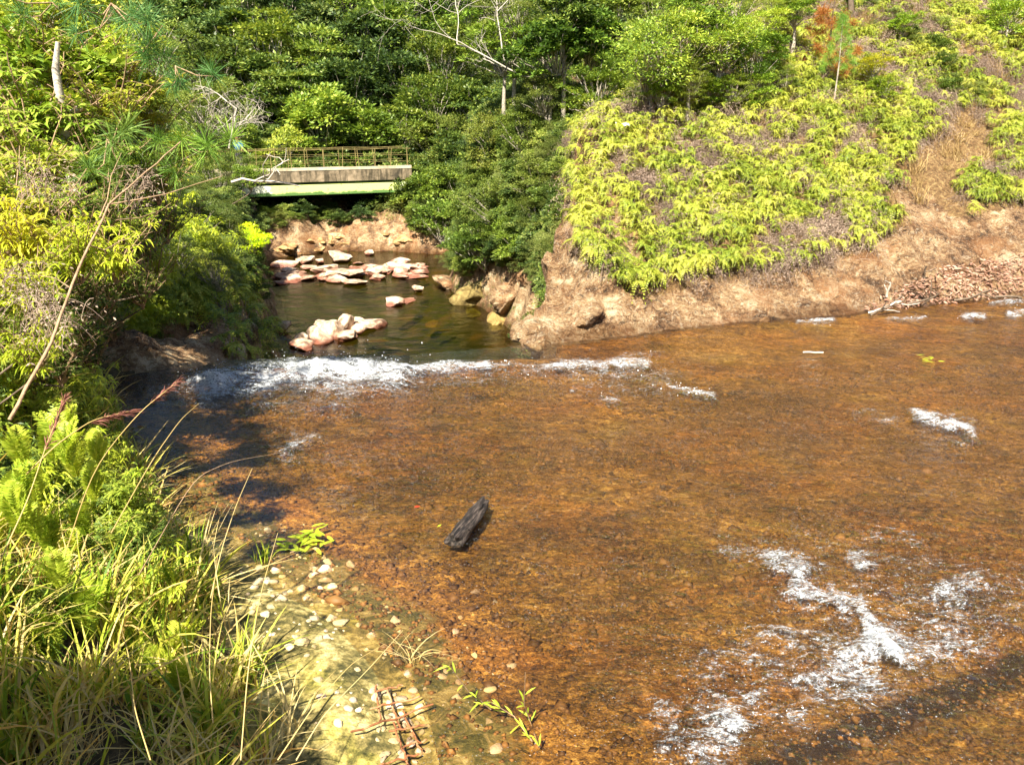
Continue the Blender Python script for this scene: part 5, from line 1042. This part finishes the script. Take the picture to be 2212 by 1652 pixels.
# ------------------------------------------------------------------ near left bank: shrubs, ferny herbs, grass
SH = {k: shrub_meshes('shrub_' + k, 400 + i, **kw) for i, (k, kw) in enumerate(dict(
    lance=dict(h=1., nst=15, L=.15, W=.026, ros=10, mat='lime', droop=.75, tips=7), lance2=dict(h=1., nst=15, L=.13, W=.028, ros=10, mat='leaf_yellow', droop=.55, tips=8),
    small=dict(h=1., nst=20, L=.07, W=.018, ros=14, mat='leaf_yellow', droop=.4, tips=10), olive=dict(h=1., nst=18, L=.08, W=.018, ros=13, mat='leaf_mid', droop=.4, tips=9)).items())}
def shrub(u, v, y, s_, kind, label, group=None, tint=(1, 1, 1), z=None, sq=1.):
    """u, v = the middle of the shrub in the photo at depth y; the stems start s_*.55 lower"""
    P = gy(u * S, v * S, y); P[2] -= s_ * .55 * sq; g = H1(P[0], P[1]); 
    e = empty('shrub', tuple(P), label, 'shrub', group, rng.uniform(0, 6.28)); 
    f = ob('leaves', SH[kind][0], e, scl=(s_, s_, s_ * sq)); f.color = (*tint, 1); ob('stems', SH[kind][1], e, scl=(s_, s_, s_ * sq))
    if .05 < P[2] - g:
        o_ = ob('trunk', slant_stem(P, .028 * s_, np.random.default_rng(int(u + v))), e, rot=(0, 0, -e.rotation_euler[2]))
    return e
Y_ = [
 (90, 60, 9.5, 1.3, 'small', 'pale yellow green leafy tree filling the top left corner', (1.1, 1.1, 1.2)), (215, 90, 10, 1.2, 'small', 'yellow green leafy crown right of the top left corner', (1.15, 1.15, .9)),
 (60, 190, 8.5, 1.1, 'lance2', 'yellow tree crown at the left edge in front of the pale trunk', (.85, 1.0, .9)), (240, 190, 9, 1.0, 'small', 'yellow green crown right of the pale leaning trunk', (1.2, 1.1, .8)),
 (60, 300, 7.5, .9, 'lance2', 'golden shrub at the left edge below the pale trunk fork', (.85, .95, .9)), (200, 290, 8.5, .9, 'lance2', 'green leafy shrub in front of the pale trunk', (.7, .85, .8)),
 (320, 230, 11, .95, 'small', 'yellow flowering shrub at the left of the wood', (1.1, 1.1, .8)), (330, 350, 10, .9, 'small', 'tan and green shrub left of the vivid pine tufts', (1.0, .85, .8)),
 (60, 400, 5.5, .62, 'small', 'green shrub above the grey dead fern at the left edge', (.7, .9, .7)), (200, 430, 6, .6, 'olive', 'dark green shrub behind the bare diagonal twig', (1, 1, 1)),
 (40, 480, 4.6, .5, 'lance', 'lime shrub with drooping leaves at the left edge', (1.1, 1, .8)), (160, 510, 5, .55, 'lance', 'lime shrub with drooping leaves crossed by the bare diagonal twig', (1., 1, .9)),
 (240, 530, 5.6, .5, 'lance', 'lime shrub overhanging the shaded river corner', (1., 1, .9)), (60, 600, 4.3, .42, 'lance', 'lime drooping shrub low at the left edge', (1., .95, .8)),
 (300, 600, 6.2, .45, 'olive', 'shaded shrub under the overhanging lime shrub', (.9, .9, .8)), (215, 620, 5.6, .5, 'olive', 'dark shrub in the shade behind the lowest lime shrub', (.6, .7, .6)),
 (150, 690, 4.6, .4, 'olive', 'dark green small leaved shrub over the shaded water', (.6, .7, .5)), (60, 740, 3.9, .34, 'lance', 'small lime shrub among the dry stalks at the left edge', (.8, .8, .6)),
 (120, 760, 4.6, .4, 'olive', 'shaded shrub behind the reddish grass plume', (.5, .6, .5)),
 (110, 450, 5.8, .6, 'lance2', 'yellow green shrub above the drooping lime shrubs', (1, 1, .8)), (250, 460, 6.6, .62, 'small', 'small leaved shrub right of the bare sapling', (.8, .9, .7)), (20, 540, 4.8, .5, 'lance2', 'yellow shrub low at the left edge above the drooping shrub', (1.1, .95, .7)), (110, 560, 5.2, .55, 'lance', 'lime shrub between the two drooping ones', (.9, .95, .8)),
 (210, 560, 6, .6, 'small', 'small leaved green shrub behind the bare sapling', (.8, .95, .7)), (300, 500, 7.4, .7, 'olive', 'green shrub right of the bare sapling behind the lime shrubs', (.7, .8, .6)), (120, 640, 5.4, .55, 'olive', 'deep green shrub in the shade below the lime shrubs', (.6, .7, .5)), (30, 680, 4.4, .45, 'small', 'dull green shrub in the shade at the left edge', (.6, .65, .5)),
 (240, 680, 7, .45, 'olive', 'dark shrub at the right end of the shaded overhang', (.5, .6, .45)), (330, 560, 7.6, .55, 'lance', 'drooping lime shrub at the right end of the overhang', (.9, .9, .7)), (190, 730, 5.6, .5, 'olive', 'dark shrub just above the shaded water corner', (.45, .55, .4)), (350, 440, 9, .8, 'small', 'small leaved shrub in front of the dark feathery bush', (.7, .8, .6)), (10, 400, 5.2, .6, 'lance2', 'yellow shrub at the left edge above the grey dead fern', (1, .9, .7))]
for (u, v, y, s_, kind, lab, tint) in Y_:
    if v >= 430 and u >= 100: y *= 1.25; s_ *= 1.2
    shrub(u, v, y, s_, kind, lab, 'shrubs of the near left bank', tint, sq=.95)
for (u, v, y, R0, kind, tint, lab) in ((40, 40, 10, 120, 'yellow_1', (1.2, 1.2, 1.1), 'pale yellow green crown cut by the top left corner'), (170, 30, 10.5, 110, 'yellow_2', (1.1, 1.15, 1), 'pale crown at the top edge left of the needle tufts'), (90, 170, 9.5, 120, 'big_1', (.85, 1.0, 1), 'large leaved yellow green crown around the pale leaning trunk'), (230, 150, 10, 90, 'yellow_1', (1, 1.1, .9), 'yellow green crown below the hanging needle tufts'),
        (290, 240, 10.5, 75, 'yellow_2', (1.1, 1.02, .8), 'golden flowering crown left of the feathery pale green tree'), (40, 290, 9, 100, 'yellow_2', (.95, .95, .8), 'golden crown at the left edge below the leaning trunk'), (170, 330, 9.2, 85, 'mid_1', (1.1, 1.1, .8), 'green crown behind the bare diagonal sapling top'), (330, 110, 13, 80, 'olive_2', (1.3, 1.4, 1), 'soft green crown between the needle tufts and the dark wood'),
        (260, 400, 8.6, 80, 'mid_2', (1, 1.05, .7), 'green crown crossed by the tip of the bare sapling'), (70, 400, 8, 90, 'yellow_1', (.95, 1, .8), 'yellow green crown above the drooping lime shrubs')):
    tree(gy(u * S, v * S, y), R0 * S * y / F * 1.1, kind, lab, 'tree', 'trees of the near left bank', tint, over=True)
m = MB(); q = np.array([gy(a * S, b * S, 8.6) for a, b in ((170, 430), (150, 350), (138, 290), (135, 240), (120, 150), (125, 90))]); m.tube(q - q[0], [.07, .06, .055, .045, .035, .02], 9)
q2 = np.array([gy(a * S, b * S, 8.6) for a, b in ((137, 268), (155, 245), (172, 232))]); m.tube(q2 - q[0], [.05, .04, .03], 7); tag(ob('tree_trunk', m.me('tree_trunk', M['bone']), loc=tuple(q[0])), 'pale leaning trunk with a forked stub inside the yellow green tree at left', 'tree trunk')
def gfern(u, v, y, s_, label, group=None, tint=(1, 1, 1)):
    P = hit(u * S, v * S, .12, 10.2, 40); P[2] -= .12; return fern(P, s_ * .95, label, group, tint=tint)[0]
for u, v, y, s_ in ((490, 660, 13.6, 1.3), (530, 690, 13.8, 1.3), (470, 700, 13.2, 1.1), (560, 730, 13.4, 1.3), (510, 740, 12.8, 1.2), (540, 770, 12.6, 1.1), (580, 760, 13.2, 1.), (430, 640, 13.4, 1.1), (590, 720, 14.2, 1.), (500, 775, 12.4, .9)):
    gfern(u, v, y, s_, 'lime green fern in the clump on the left slope just above the falls', 'ferns of the clump above the falls')
gfern(350, 640, 11.6, 1.0, 'small yellow fern on top of the rock wedge left of the falls', None)
# ferny growth and shrubs over the slope between
x, y = world_pts(900, -9, -3.2, 10.6, 22); z = height(x, y); k = ~in_poly(x, y, GORGE) & (x < xcf(y)) & (dgor(x, y) > .55) & ((y > 12.2) | (x < -5.4)); x, y, z = x[k], y[k], z[k]; s_ = rng.uniform(.7, 1.3, len(x))
scatter('left_slope_ferns', np.stack([x, y, z], 1), np.stack([rng.normal(0, .2, len(x)), rng.normal(0, .2, len(x)), rng.uniform(0, 6.28, len(x))], 1), np.stack([s_] * 3, 1), rng.integers(0, 4, len(x)), [pf[i] for i in range(4)], 'ferns growing over the left slope of the gorge behind the rock wedge', 'ferns')
for u, v, y, lab in ((95, 410, 4.6, 'grey dead fern tangle hanging under the left shrubs'), (300, 410, 6, 'grey dead fern tangle behind the bare diagonal twig'), (60, 640, 3.9, 'brown tangle of dead fern beside the drooping lime shrub'), (110, 700, 3.8, 'brown dead fern tangle low on the left bank')):
    P = gy(u * S, v * S, y); o = tuftob('dead_fern', TG[rng.integers(2)], P, .55, lab, 'dead fern')
# leaf mass of the near left bank
SHP = [o for k in ('lance', 'lance2', 'small', 'olive') for o in [next(q for q in bpy.data.objects if q.data == SH[k][0])]]
x, y = world_pts(9000, -14, -1.5, 4.4, 17); z = height(x, y); d = pl_dist(x, y, SLAB, True); k = ~in_poly(x, y, SLAB) & ~in_poly(x, y, GORGE) & (x < xcf(y)) & (hill_s(x, y) < 9) & (((d - slab_shore_w(y) > .25) & (y < 9.4)) | ((y >= 9.4) & (x < -4.9 + .3 * fbm(x, y * 2, 93)) & (dgor(x, y) > 1.0)))
x, y, z = x[k], y[k], z[k]; n = len(x); s_ = rng.uniform(.28, .58, n) * (1 + .8 * (x < -5.5) * rng.random(n)); print('left mass', n)
scatter('bank_shrubs', np.stack([x, y, z + rng.uniform(-.15, .25, n)], 1), np.stack([rng.normal(0, .3, n), rng.normal(.2, .3, n), rng.uniform(0, 6.28, n)], 1), np.stack([s_] * 3, 1), rng.choice(4, n, p=[.34, .22, .14, .30]), SHP, 'mass of leafy shrubs on the left bank above the shaded river corner', 'shrubs')
# unseen bushes added out of frame at left to shade the lower left corner
for pu, pv_, R0 in ((20, 735, .45), (100, 740, .42), (180, 745, .36), (80, 830, .5), (225, 760, .25)):
    Pq = hit(pu, pv_, .2, 1.2, 9) + np.array(sv) * 2.1; print('shade bush', Pq, project(Pq)); tree(Pq, R0, 'mid_1', 'unseen leafy bush added out of frame at left to throw shade', 'bush', 'unseen bushes added for shade', name='bush', tint=(1, 1, 1))
# long bare twig
def twig(pts, y0, y1, r0, label, par=None, mat='twig'):
    n = len(pts); q = np.array([gy(a * S, b * S, y0 + (y1 - y0) * i / (n - 1)) for i, (a, b) in enumerate(pts)]); return q
e = None
q = twig([(20, 905), (110, 740), (165, 590), (235, 440), (300, 385), (390, 305)], 3.2, 4.3, .01, ''); e = empty('bare_sapling', tuple(q[0]), 'long leaning bare sapling crossing the left shrubs diagonally', 'sapling')
tt = np.linspace(0, 5, 26); qq = np.stack([np.interp(tt, range(6), q[:, i]) for i in range(3)], 1); m = MB(); m.tube(qq - q[0] + rng.normal(0, .002, (26, 3)), np.linspace(.008, .0025, 26), 6); ob('stem', m.me('stem', M['twig']), e)
for pts in ([(215, 470), (232, 430), (240, 380), (262, 330)], [(240, 440), (300, 430), (360, 418), (430, 395), (480, 380)], [(250, 475), (300, 470), (345, 455)], [(195, 530), (225, 540), (260, 520), (330, 500)], [(150, 620), (120, 600), (60, 590)]):
    qb = twig(pts, 3.95, 4.2, 0, ''); m = MB(); m.tube(qb - q[0], np.linspace(.0035, .0013, len(qb)), 5); ob('side_twig', m.me('side_twig', M['twig']), e)
# grass
GR = [tuft_mesh('grass_tuft_%d' % i, 500 + i, 34, .50, 'grass', .021, .45, .08) for i in range(4)]; STW = [tuft_mesh('straw_tuft_%d' % i, 510 + i, 22, .5, 'straw', .015, .85, .07) for i in range(2)]
def herb_mesh(name, seed):
    r = np.random.default_rng(seed); m = MB()
    for i in range(9):
        a = r.uniform(0, 6.28); L = r.uniform(.22, .42); sp_ = r.uniform(.1, .5); n = 20; u = np.linspace(0.08, 1, n); o = np.array([math.cos(a), math.sin(a), 0]); sd_ = np.array([-o[1], o[0], 0])
        P = o * (L * sp_ * u ** 1.5)[:, None] + np.array([0, 0, 1]) * (L * (u - .18 * u ** 3))[:, None]; tg_ = unit(np.gradient(P, axis=0)); wl = .075 * np.sin(np.clip(u * .95 + .05, 0, 1) * 3.1) ** .8 + .006
        for sg in (1, -1): m.leaves(P, sd_ * sg + tg_ * .5 + r.normal(0, .06, (n, 3)), np.cross(sd_, tg_) + r.normal(0, .1, (n, 3)), wl, .014, 1)
    return m.me(name, M['fern_herb'])
HB = [herb_mesh('herb_%d' % i, 520 + i) for i in range(2)]
gt = [tuftob('grass_tuft', GR[0], hit(572 * S, 1210 * S, .0, 2, 9), .38, 'small isolated grass tuft on the mossy shore by the reddish shallows', 'grass tuft'), tuftob('grass_tuft', GR[1], hit(560 * S, 1650 * S, 0, 1.5, 6), .6, 'green and straw grass tuft at the bottom edge left of the mossy rock', 'grass tuft'),
      tuftob('grass_tuft', GR[2], hit(470 * S, 1600 * S, 0, 1.5, 6), .8, 'tall pale grass tuft at the bottom edge beside the dark shade', 'grass tuft'), tuftob('grass_tuft', GR[3], hit(400 * S, 1250 * S, 0, 1.5, 8), .8, 'grass tuft hanging over the edge of the mossy shore', 'grass tuft')]
stw = [tuftob('dry_grass_tuft', STW[0], hit(885 * S, 1430 * S, 0, 1.5, 7), .42, 'clump of dry yellow grass in the shallows above the rusty grid', 'grass tuft'), tuftob('dry_grass_tuft', STW[1], hit(600 * S, 1600 * S, 0, 1.5, 6), .8, 'straw coloured tuft leaning over the mossy rock at the bottom', 'grass tuft')]
hb = [tuftob('feathery_herb', HB[0], gy(45 * S, 1120 * S, 3.2), .8, 'lime feathery herb at the left edge above the grass', 'herb'), tuftob('feathery_herb', HB[1], gy(150 * S, 1010 * S, 3.8), .8, 'lime feathery herb right of the one at the left edge', 'herb')]
for u, v, y, s_ in ((60, 980, 3.6, .75), (100, 900, 3.9, .8), (150, 940, 4.2, .75), (30, 900, 3.4, .7), (190, 990, 4.1, .7), (90, 1090, 3.4, .75), (20, 1030, 3.0, .7), (130, 860, 4.4, .7), (110, 1160, 3.2, .6), (170, 1060, 3.8, .7), (60, 1060, 3.3, .65), (200, 920, 4.6, .7)):
    tuftob('feathery_herb', HB[rng.integers(2)], gy(u * S, v * S, y) - [0, 0, .25], s_, 'lime feathery herb in the bright patch of the left bank', 'herb', 'feathery herbs of the left bank')
def lb(n, lo, hi):
    x, y = world_pts(n, -6, 1.6, .4, 9.6); d = pl_dist(x, y, SHORE); z = height(x, y); e_ = d - slab_shore_w(y); k = ~in_poly(x, y, SLAB) & (e_ > lo + .12 * fbm(x * 3, y * 3, 91)) & (e_ < hi) & (hill_s(x, y) < -.2) & (np.hypot(x, y) > .8)
    return x[k], y[k], z[k], e_[k]
def gsc(name, n, lo, hi, smin, smax, protos, label, tilt=.18):
    x, y, z, e_ = lb(n, lo, hi); n = len(x); s_ = rng.uniform(smin, smax, n); print(name, n)
    # blades lean out towards the water
    scatter(name, np.stack([x, y, z - .01], 1), np.stack([rng.normal(0, tilt, n), rng.normal(.12, tilt, n), rng.uniform(0, 6.28, n)], 1), np.stack([s_] * 3, 1), rng.integers(0, len(protos), n), protos, label, name)
gsc('grass', 2900, -.02, 4.5, .45, .95, gt, 'tangled green grass covering the near left bank')
gsc('dry_bank_grass', 1800, -.04, 3.5, .4, .9, stw, 'straw coloured dry grass mixed into the near left bank', .25)
x, y, z, e_ = lb(900, .25, 3.5); k = (y > 3.3) & (rng.random(len(x)) < .8); x, y, z = x[k], y[k], z[k]; s_ = rng.uniform(.6, 1.1, len(x))
scatter('feathery_growth', np.stack([x, y, z], 1), np.stack([rng.normal(0, .15, len(x)), rng.normal(0, .15, len(x)), rng.uniform(0, 6.28, len(x))], 1), np.stack([s_] * 3, 1), rng.integers(0, 2, len(x)), hb, 'feathery lime herbs growing through the grass of the left bank', 'herbs')
# long single stalks
def stalk(pts, y0, y1, label, plume=False, r0=.0028, mat='straw'):
    n = len(pts); q = np.array([gy(a * S, b * S, y0 + (y1 - y0) * i / (n - 1)) for i, (a, b) in enumerate(pts)]); tt = np.linspace(0, n - 1, 22); qq = np.stack([np.interp(tt, range(n), q[:, i]) for i in range(3)], 1)
    for _ in range(3): qq[1:-1] = (qq[:-2] + qq[1:-1] + qq[2:]) / 3
    e = empty('grass_stalk', tuple(q[0]), label, 'grass stalk', None); m = MB(); m.tube(qq - q[0], np.linspace(r0, r0 * .35, 22), 5); ob('stem', m.me('stem', M[mat]), e)
    if plume:
        r = np.random.default_rng(int(pts[0][0])); a, b = qq[13] - q[0], qq[21] - q[0]; t = r.random(170) ** .8; P = a + (b - a) * t[:, None]; d = unit(b - a); m = MB()
        m.leaves(P, d + r.normal(0, .28, (170, 3)), r.normal(size=(170, 3)), .05 * r.uniform(.5, 1.2, 170), .004, 3, .25); ob('plume', m.me('plume', M['plume']), e)
stalk([(130, 1230), (200, 1010), (300, 890), (350, 850), (385, 822)], 3.3, 3.7, 'arching grass stalk with a reddish plume over the shaded water', True)
stalk([(20, 1060), (120, 960), (200, 905), (290, 885)], 3.2, 3.6, 'grass stalk with a broad purple brown plume pointing right at the water edge', True, .004)
stalk([(240, 1150), (330, 990), (390, 905), (430, 870)], 3.4, 4.0, 'yellow green grass stalk bending to the right before the river', False)
stalk([(300, 1240), (420, 1030), (500, 995), (600, 978)], 3.3, 3.9, 'long reddish grass stalk arching far out over the river', False, .0024, 'twig')
stalk([(455, 1290), (480, 1180), (510, 1090), (545, 1010)], 3.5, 3.9, 'upright green stalk standing before the reddish shallows', False)
stalk([(520, 1640), (535, 1450), (560, 1290), (600, 1150)], 2.6, 3.1, 'tall thin yellow stalk rising across the stone patch', False)
stalk([(460, 1560), (452, 1450), (455, 1320), (470, 1200)], 2.7, 3.1, 'upright straw stalk at the right edge of the grass', False)
stalk([(640, 1640), (700, 1540), (800, 1440), (870, 1360)], 2.6, 3.2, 'pale stalk leaning right over the shore above the rusty grid', False)
stalk([(600, 1640), (680, 1520), (760, 1430), (830, 1390)], 2.6, 3.1, 'second pale stalk leaning right beside the stone patch', False)
stalk([(325, 1640), (290, 1530), (280, 1420), (255, 1330)], 2.2, 2.5, 'yellow stalk rising from the dark shade at the bottom left', False)
stalk([(0, 1210), (60, 1080), (100, 960), (140, 860)], 2.6, 3.0, 'blurry tan stalk crossing the feathery herbs', True)
# leafy stems by the shallows at the bottom
for (pts, lab) in (([(1165, 1612), (1150, 1570), (1132, 1520), (1135, 1450)], 'upright green stem with narrow leaves at the bottom of the shallows'), ([(1150, 1600), (1110, 1545), (1060, 1515)], 'leaning green stem with narrow leaves left of the upright stem'), ([(1060, 1530), (1010, 1490), (970, 1435)], 'dry reddish stem with few leaves right of the rusty grid')):
    q = np.array([gy(a * S, b * S, 3.75 - .1 * i) for i, (a, b) in enumerate(pts)]); q[0] = gz(pts[0][0] * S, pts[0][1] * S, 0); e = empty('leafy_stem', tuple(q[0]), lab, 'water plant'); m = MB(); m.tube(q - q[0], np.linspace(.005, .002, len(q)), 5); ob('stem', m.me('stem', M['twig']), e)
    m = MB(); t = rng.random(12); P = np.stack([np.interp(t * (len(q) - 1), range(len(q)), (q - q[0])[:, i]) for i in range(3)], 1); m.leaves(P, unit(q[-1] - q[0]) + rng.normal(0, .5, (12, 3)), np.tile([0, -.4, 1.], (12, 1)), .085, .011, 3, .25); ob('leaves', m.me('leaves', M['fern_herb']), e)

# ------------------------------------------------------------------ debris heap on the right rock, driftwood
HEAP = sp((1860, 680), (1930, 640), (2010, 590), (2110, 565), (2240, 545), (2500, 530), (2500, 620), (2240, 635), (2080, 650), (1960, 668))
x, y = world_pts(60000, 5, 14, 11.5, 19); z = height(x, y); u, v = project(np.stack([x, y, z], 1)); k = in_poly(u + 6 * fbm(x * 3, y * 3, 95), v, HEAP) & (hill_s(x, y) > .02); x, y, z = x[k], y[k], z[k]; n = len(x); print('heap', n)
m = MB(); a = rng.uniform(0, 6.28, n); m.leaves(np.stack([x, y, z + rng.uniform(.0, .09, n)], 1), np.stack([np.cos(a), np.sin(a), rng.normal(0, .3, n)], 1), np.array([0, 0, 1.]) + rng.normal(0, .5, (n, 3)), rng.uniform(.05, .16, n) * rng.uniform(.6, 1.3, n), rng.uniform(.012, .036, n), 3, .1)
tag(ob('debris_heap', m.me('debris_heap', M['litter'])), 'heap of pinkish dead leaves and bark washed up on the rock at the right', 'debris', None, 'stuff')
for k, (u, v, L, dx, dz) in enumerate(((1875, 675, .7, 1, .15), (1900, 672, .5, .9, .35), (1995, 610, .35, .3, .9), (1915, 640, .3, -.1, 1), (1960, 655, .6, .9, .2), (2060, 648, .7, 1, .05), (2150, 640, .5, .8, .1), (1880, 680, .4, .5, .1))):
    P = hit(u * S, v * S, .05, 11, 20); m = branchy(700 + k, L * .8, 1, .022, (dx, rng.normal(0, .3), dz), 2, .4, .15); tag(ob('driftwood', m.me('driftwood', M['bone' if k in (0, 3) else 'bark_dark']), loc=tuple(P)), ['pale driftwood branch at the left tip of the debris heap', 'dark driftwood branch at the left tip of the debris heap', 'dark upright stump on top of the debris heap', 'small white upright stick left of the dark stump', 'dark branch lying in the lower middle of the debris heap',
        'long dark branch at the water edge of the debris heap', 'dark branch near the right frame edge in the debris', 'dark stub half in the water below the heap tip'][k], 'driftwood')

# ------------------------------------------------------------------ gravel on the river bed, spray over the falls
x, y = world_pts(90000, -5, 9, 2.6, 12); ok = in_poly(x, y, SLAB); u, v = project(np.stack([x, y, 0 * x], 1)); ok &= (u > -30) & (u < 1060) & (y < 10.2) & (rng.random(len(x)) < .35 + .65 * (fbm(x * 1.2, y * 1.8, 97) > -.05)); x, y = x[ok], y[ok]; z = height(x, y); n = len(x); print('gravel', n)
base = np.array([[1, 0, 0], [0, 1, 0], [-1, 0, 0], [0, -1, 0], [0, 0, 1], [0, 0, -1]]) * 1.; s_ = rng.lognormal(-4.45, .5, n); A_ = rng.uniform(0, 6.28, n)
Vb = base[None] * (s_[:, None, None] * rng.uniform(.6, 1.4, (n, 6, 1))) * np.array([1.2, 1, .55]); ca, sa = np.cos(A_)[:, None], np.sin(A_)[:, None]; Vb = np.stack([Vb[..., 0] * ca - Vb[..., 1] * sa, Vb[..., 0] * sa + Vb[..., 1] * ca, Vb[..., 2]], -1) + np.stack([x, y, z + .002], 1)[:, None]
T8 = np.array([[0, 1, 4], [1, 2, 4], [2, 3, 4], [3, 0, 4], [1, 0, 5], [2, 1, 5], [3, 2, 5], [0, 3, 5]])
tag(ob('gravel', mesh('gravel', Vb.reshape(-1, 3), (np.arange(n)[:, None, None] * 6 + T8).reshape(-1, 3), M['gravel'])), 'loose brown and amber gravel on the bed of the shallow river', 'gravel', None, 'stuff')
n0 = 110000; u = rng.uniform(60, 1030, n0); v = rng.uniform(290, 764, n0); f = foam_at(u + rng.normal(0, 3, n0), v + rng.normal(0, 2, n0)); ok = rng.random(n0) < np.clip(f - .35, 0, 1) * np.where(v < 400, .55, .10); u, v, f = u[ok], v[ok], f[ok]
P = np.array([gz(a, b, 0) for a, b in zip(u, v)]); big = (v < 400) & (u > 170) & (u < 430); n = len(P); P[:, 2] += np.abs(rng.normal(0, 1, n)) * np.where(big, .10, .025) + .01; P[:, :2] += rng.normal(0, .04, (n, 2)); s_ = rng.lognormal(-5.5, .4, n) * np.where(v < 400, 1, .55); print('spray', n)
Vb = base[None] * (s_[:, None, None] * rng.uniform(.6, 1.5, (n, 6, 1))) + P[:, None]
nn = NT('spray'); M['spray'] = nn.done(nn.pbr((.75, .77, .8), .3))
tag(ob('spray', mesh('spray', Vb.reshape(-1, 3), (np.arange(n)[:, None, None] * 6 + T8).reshape(-1, 3), M['spray'])), 'white droplets thrown up over the falls and rapids', 'spray', None, 'stuff')
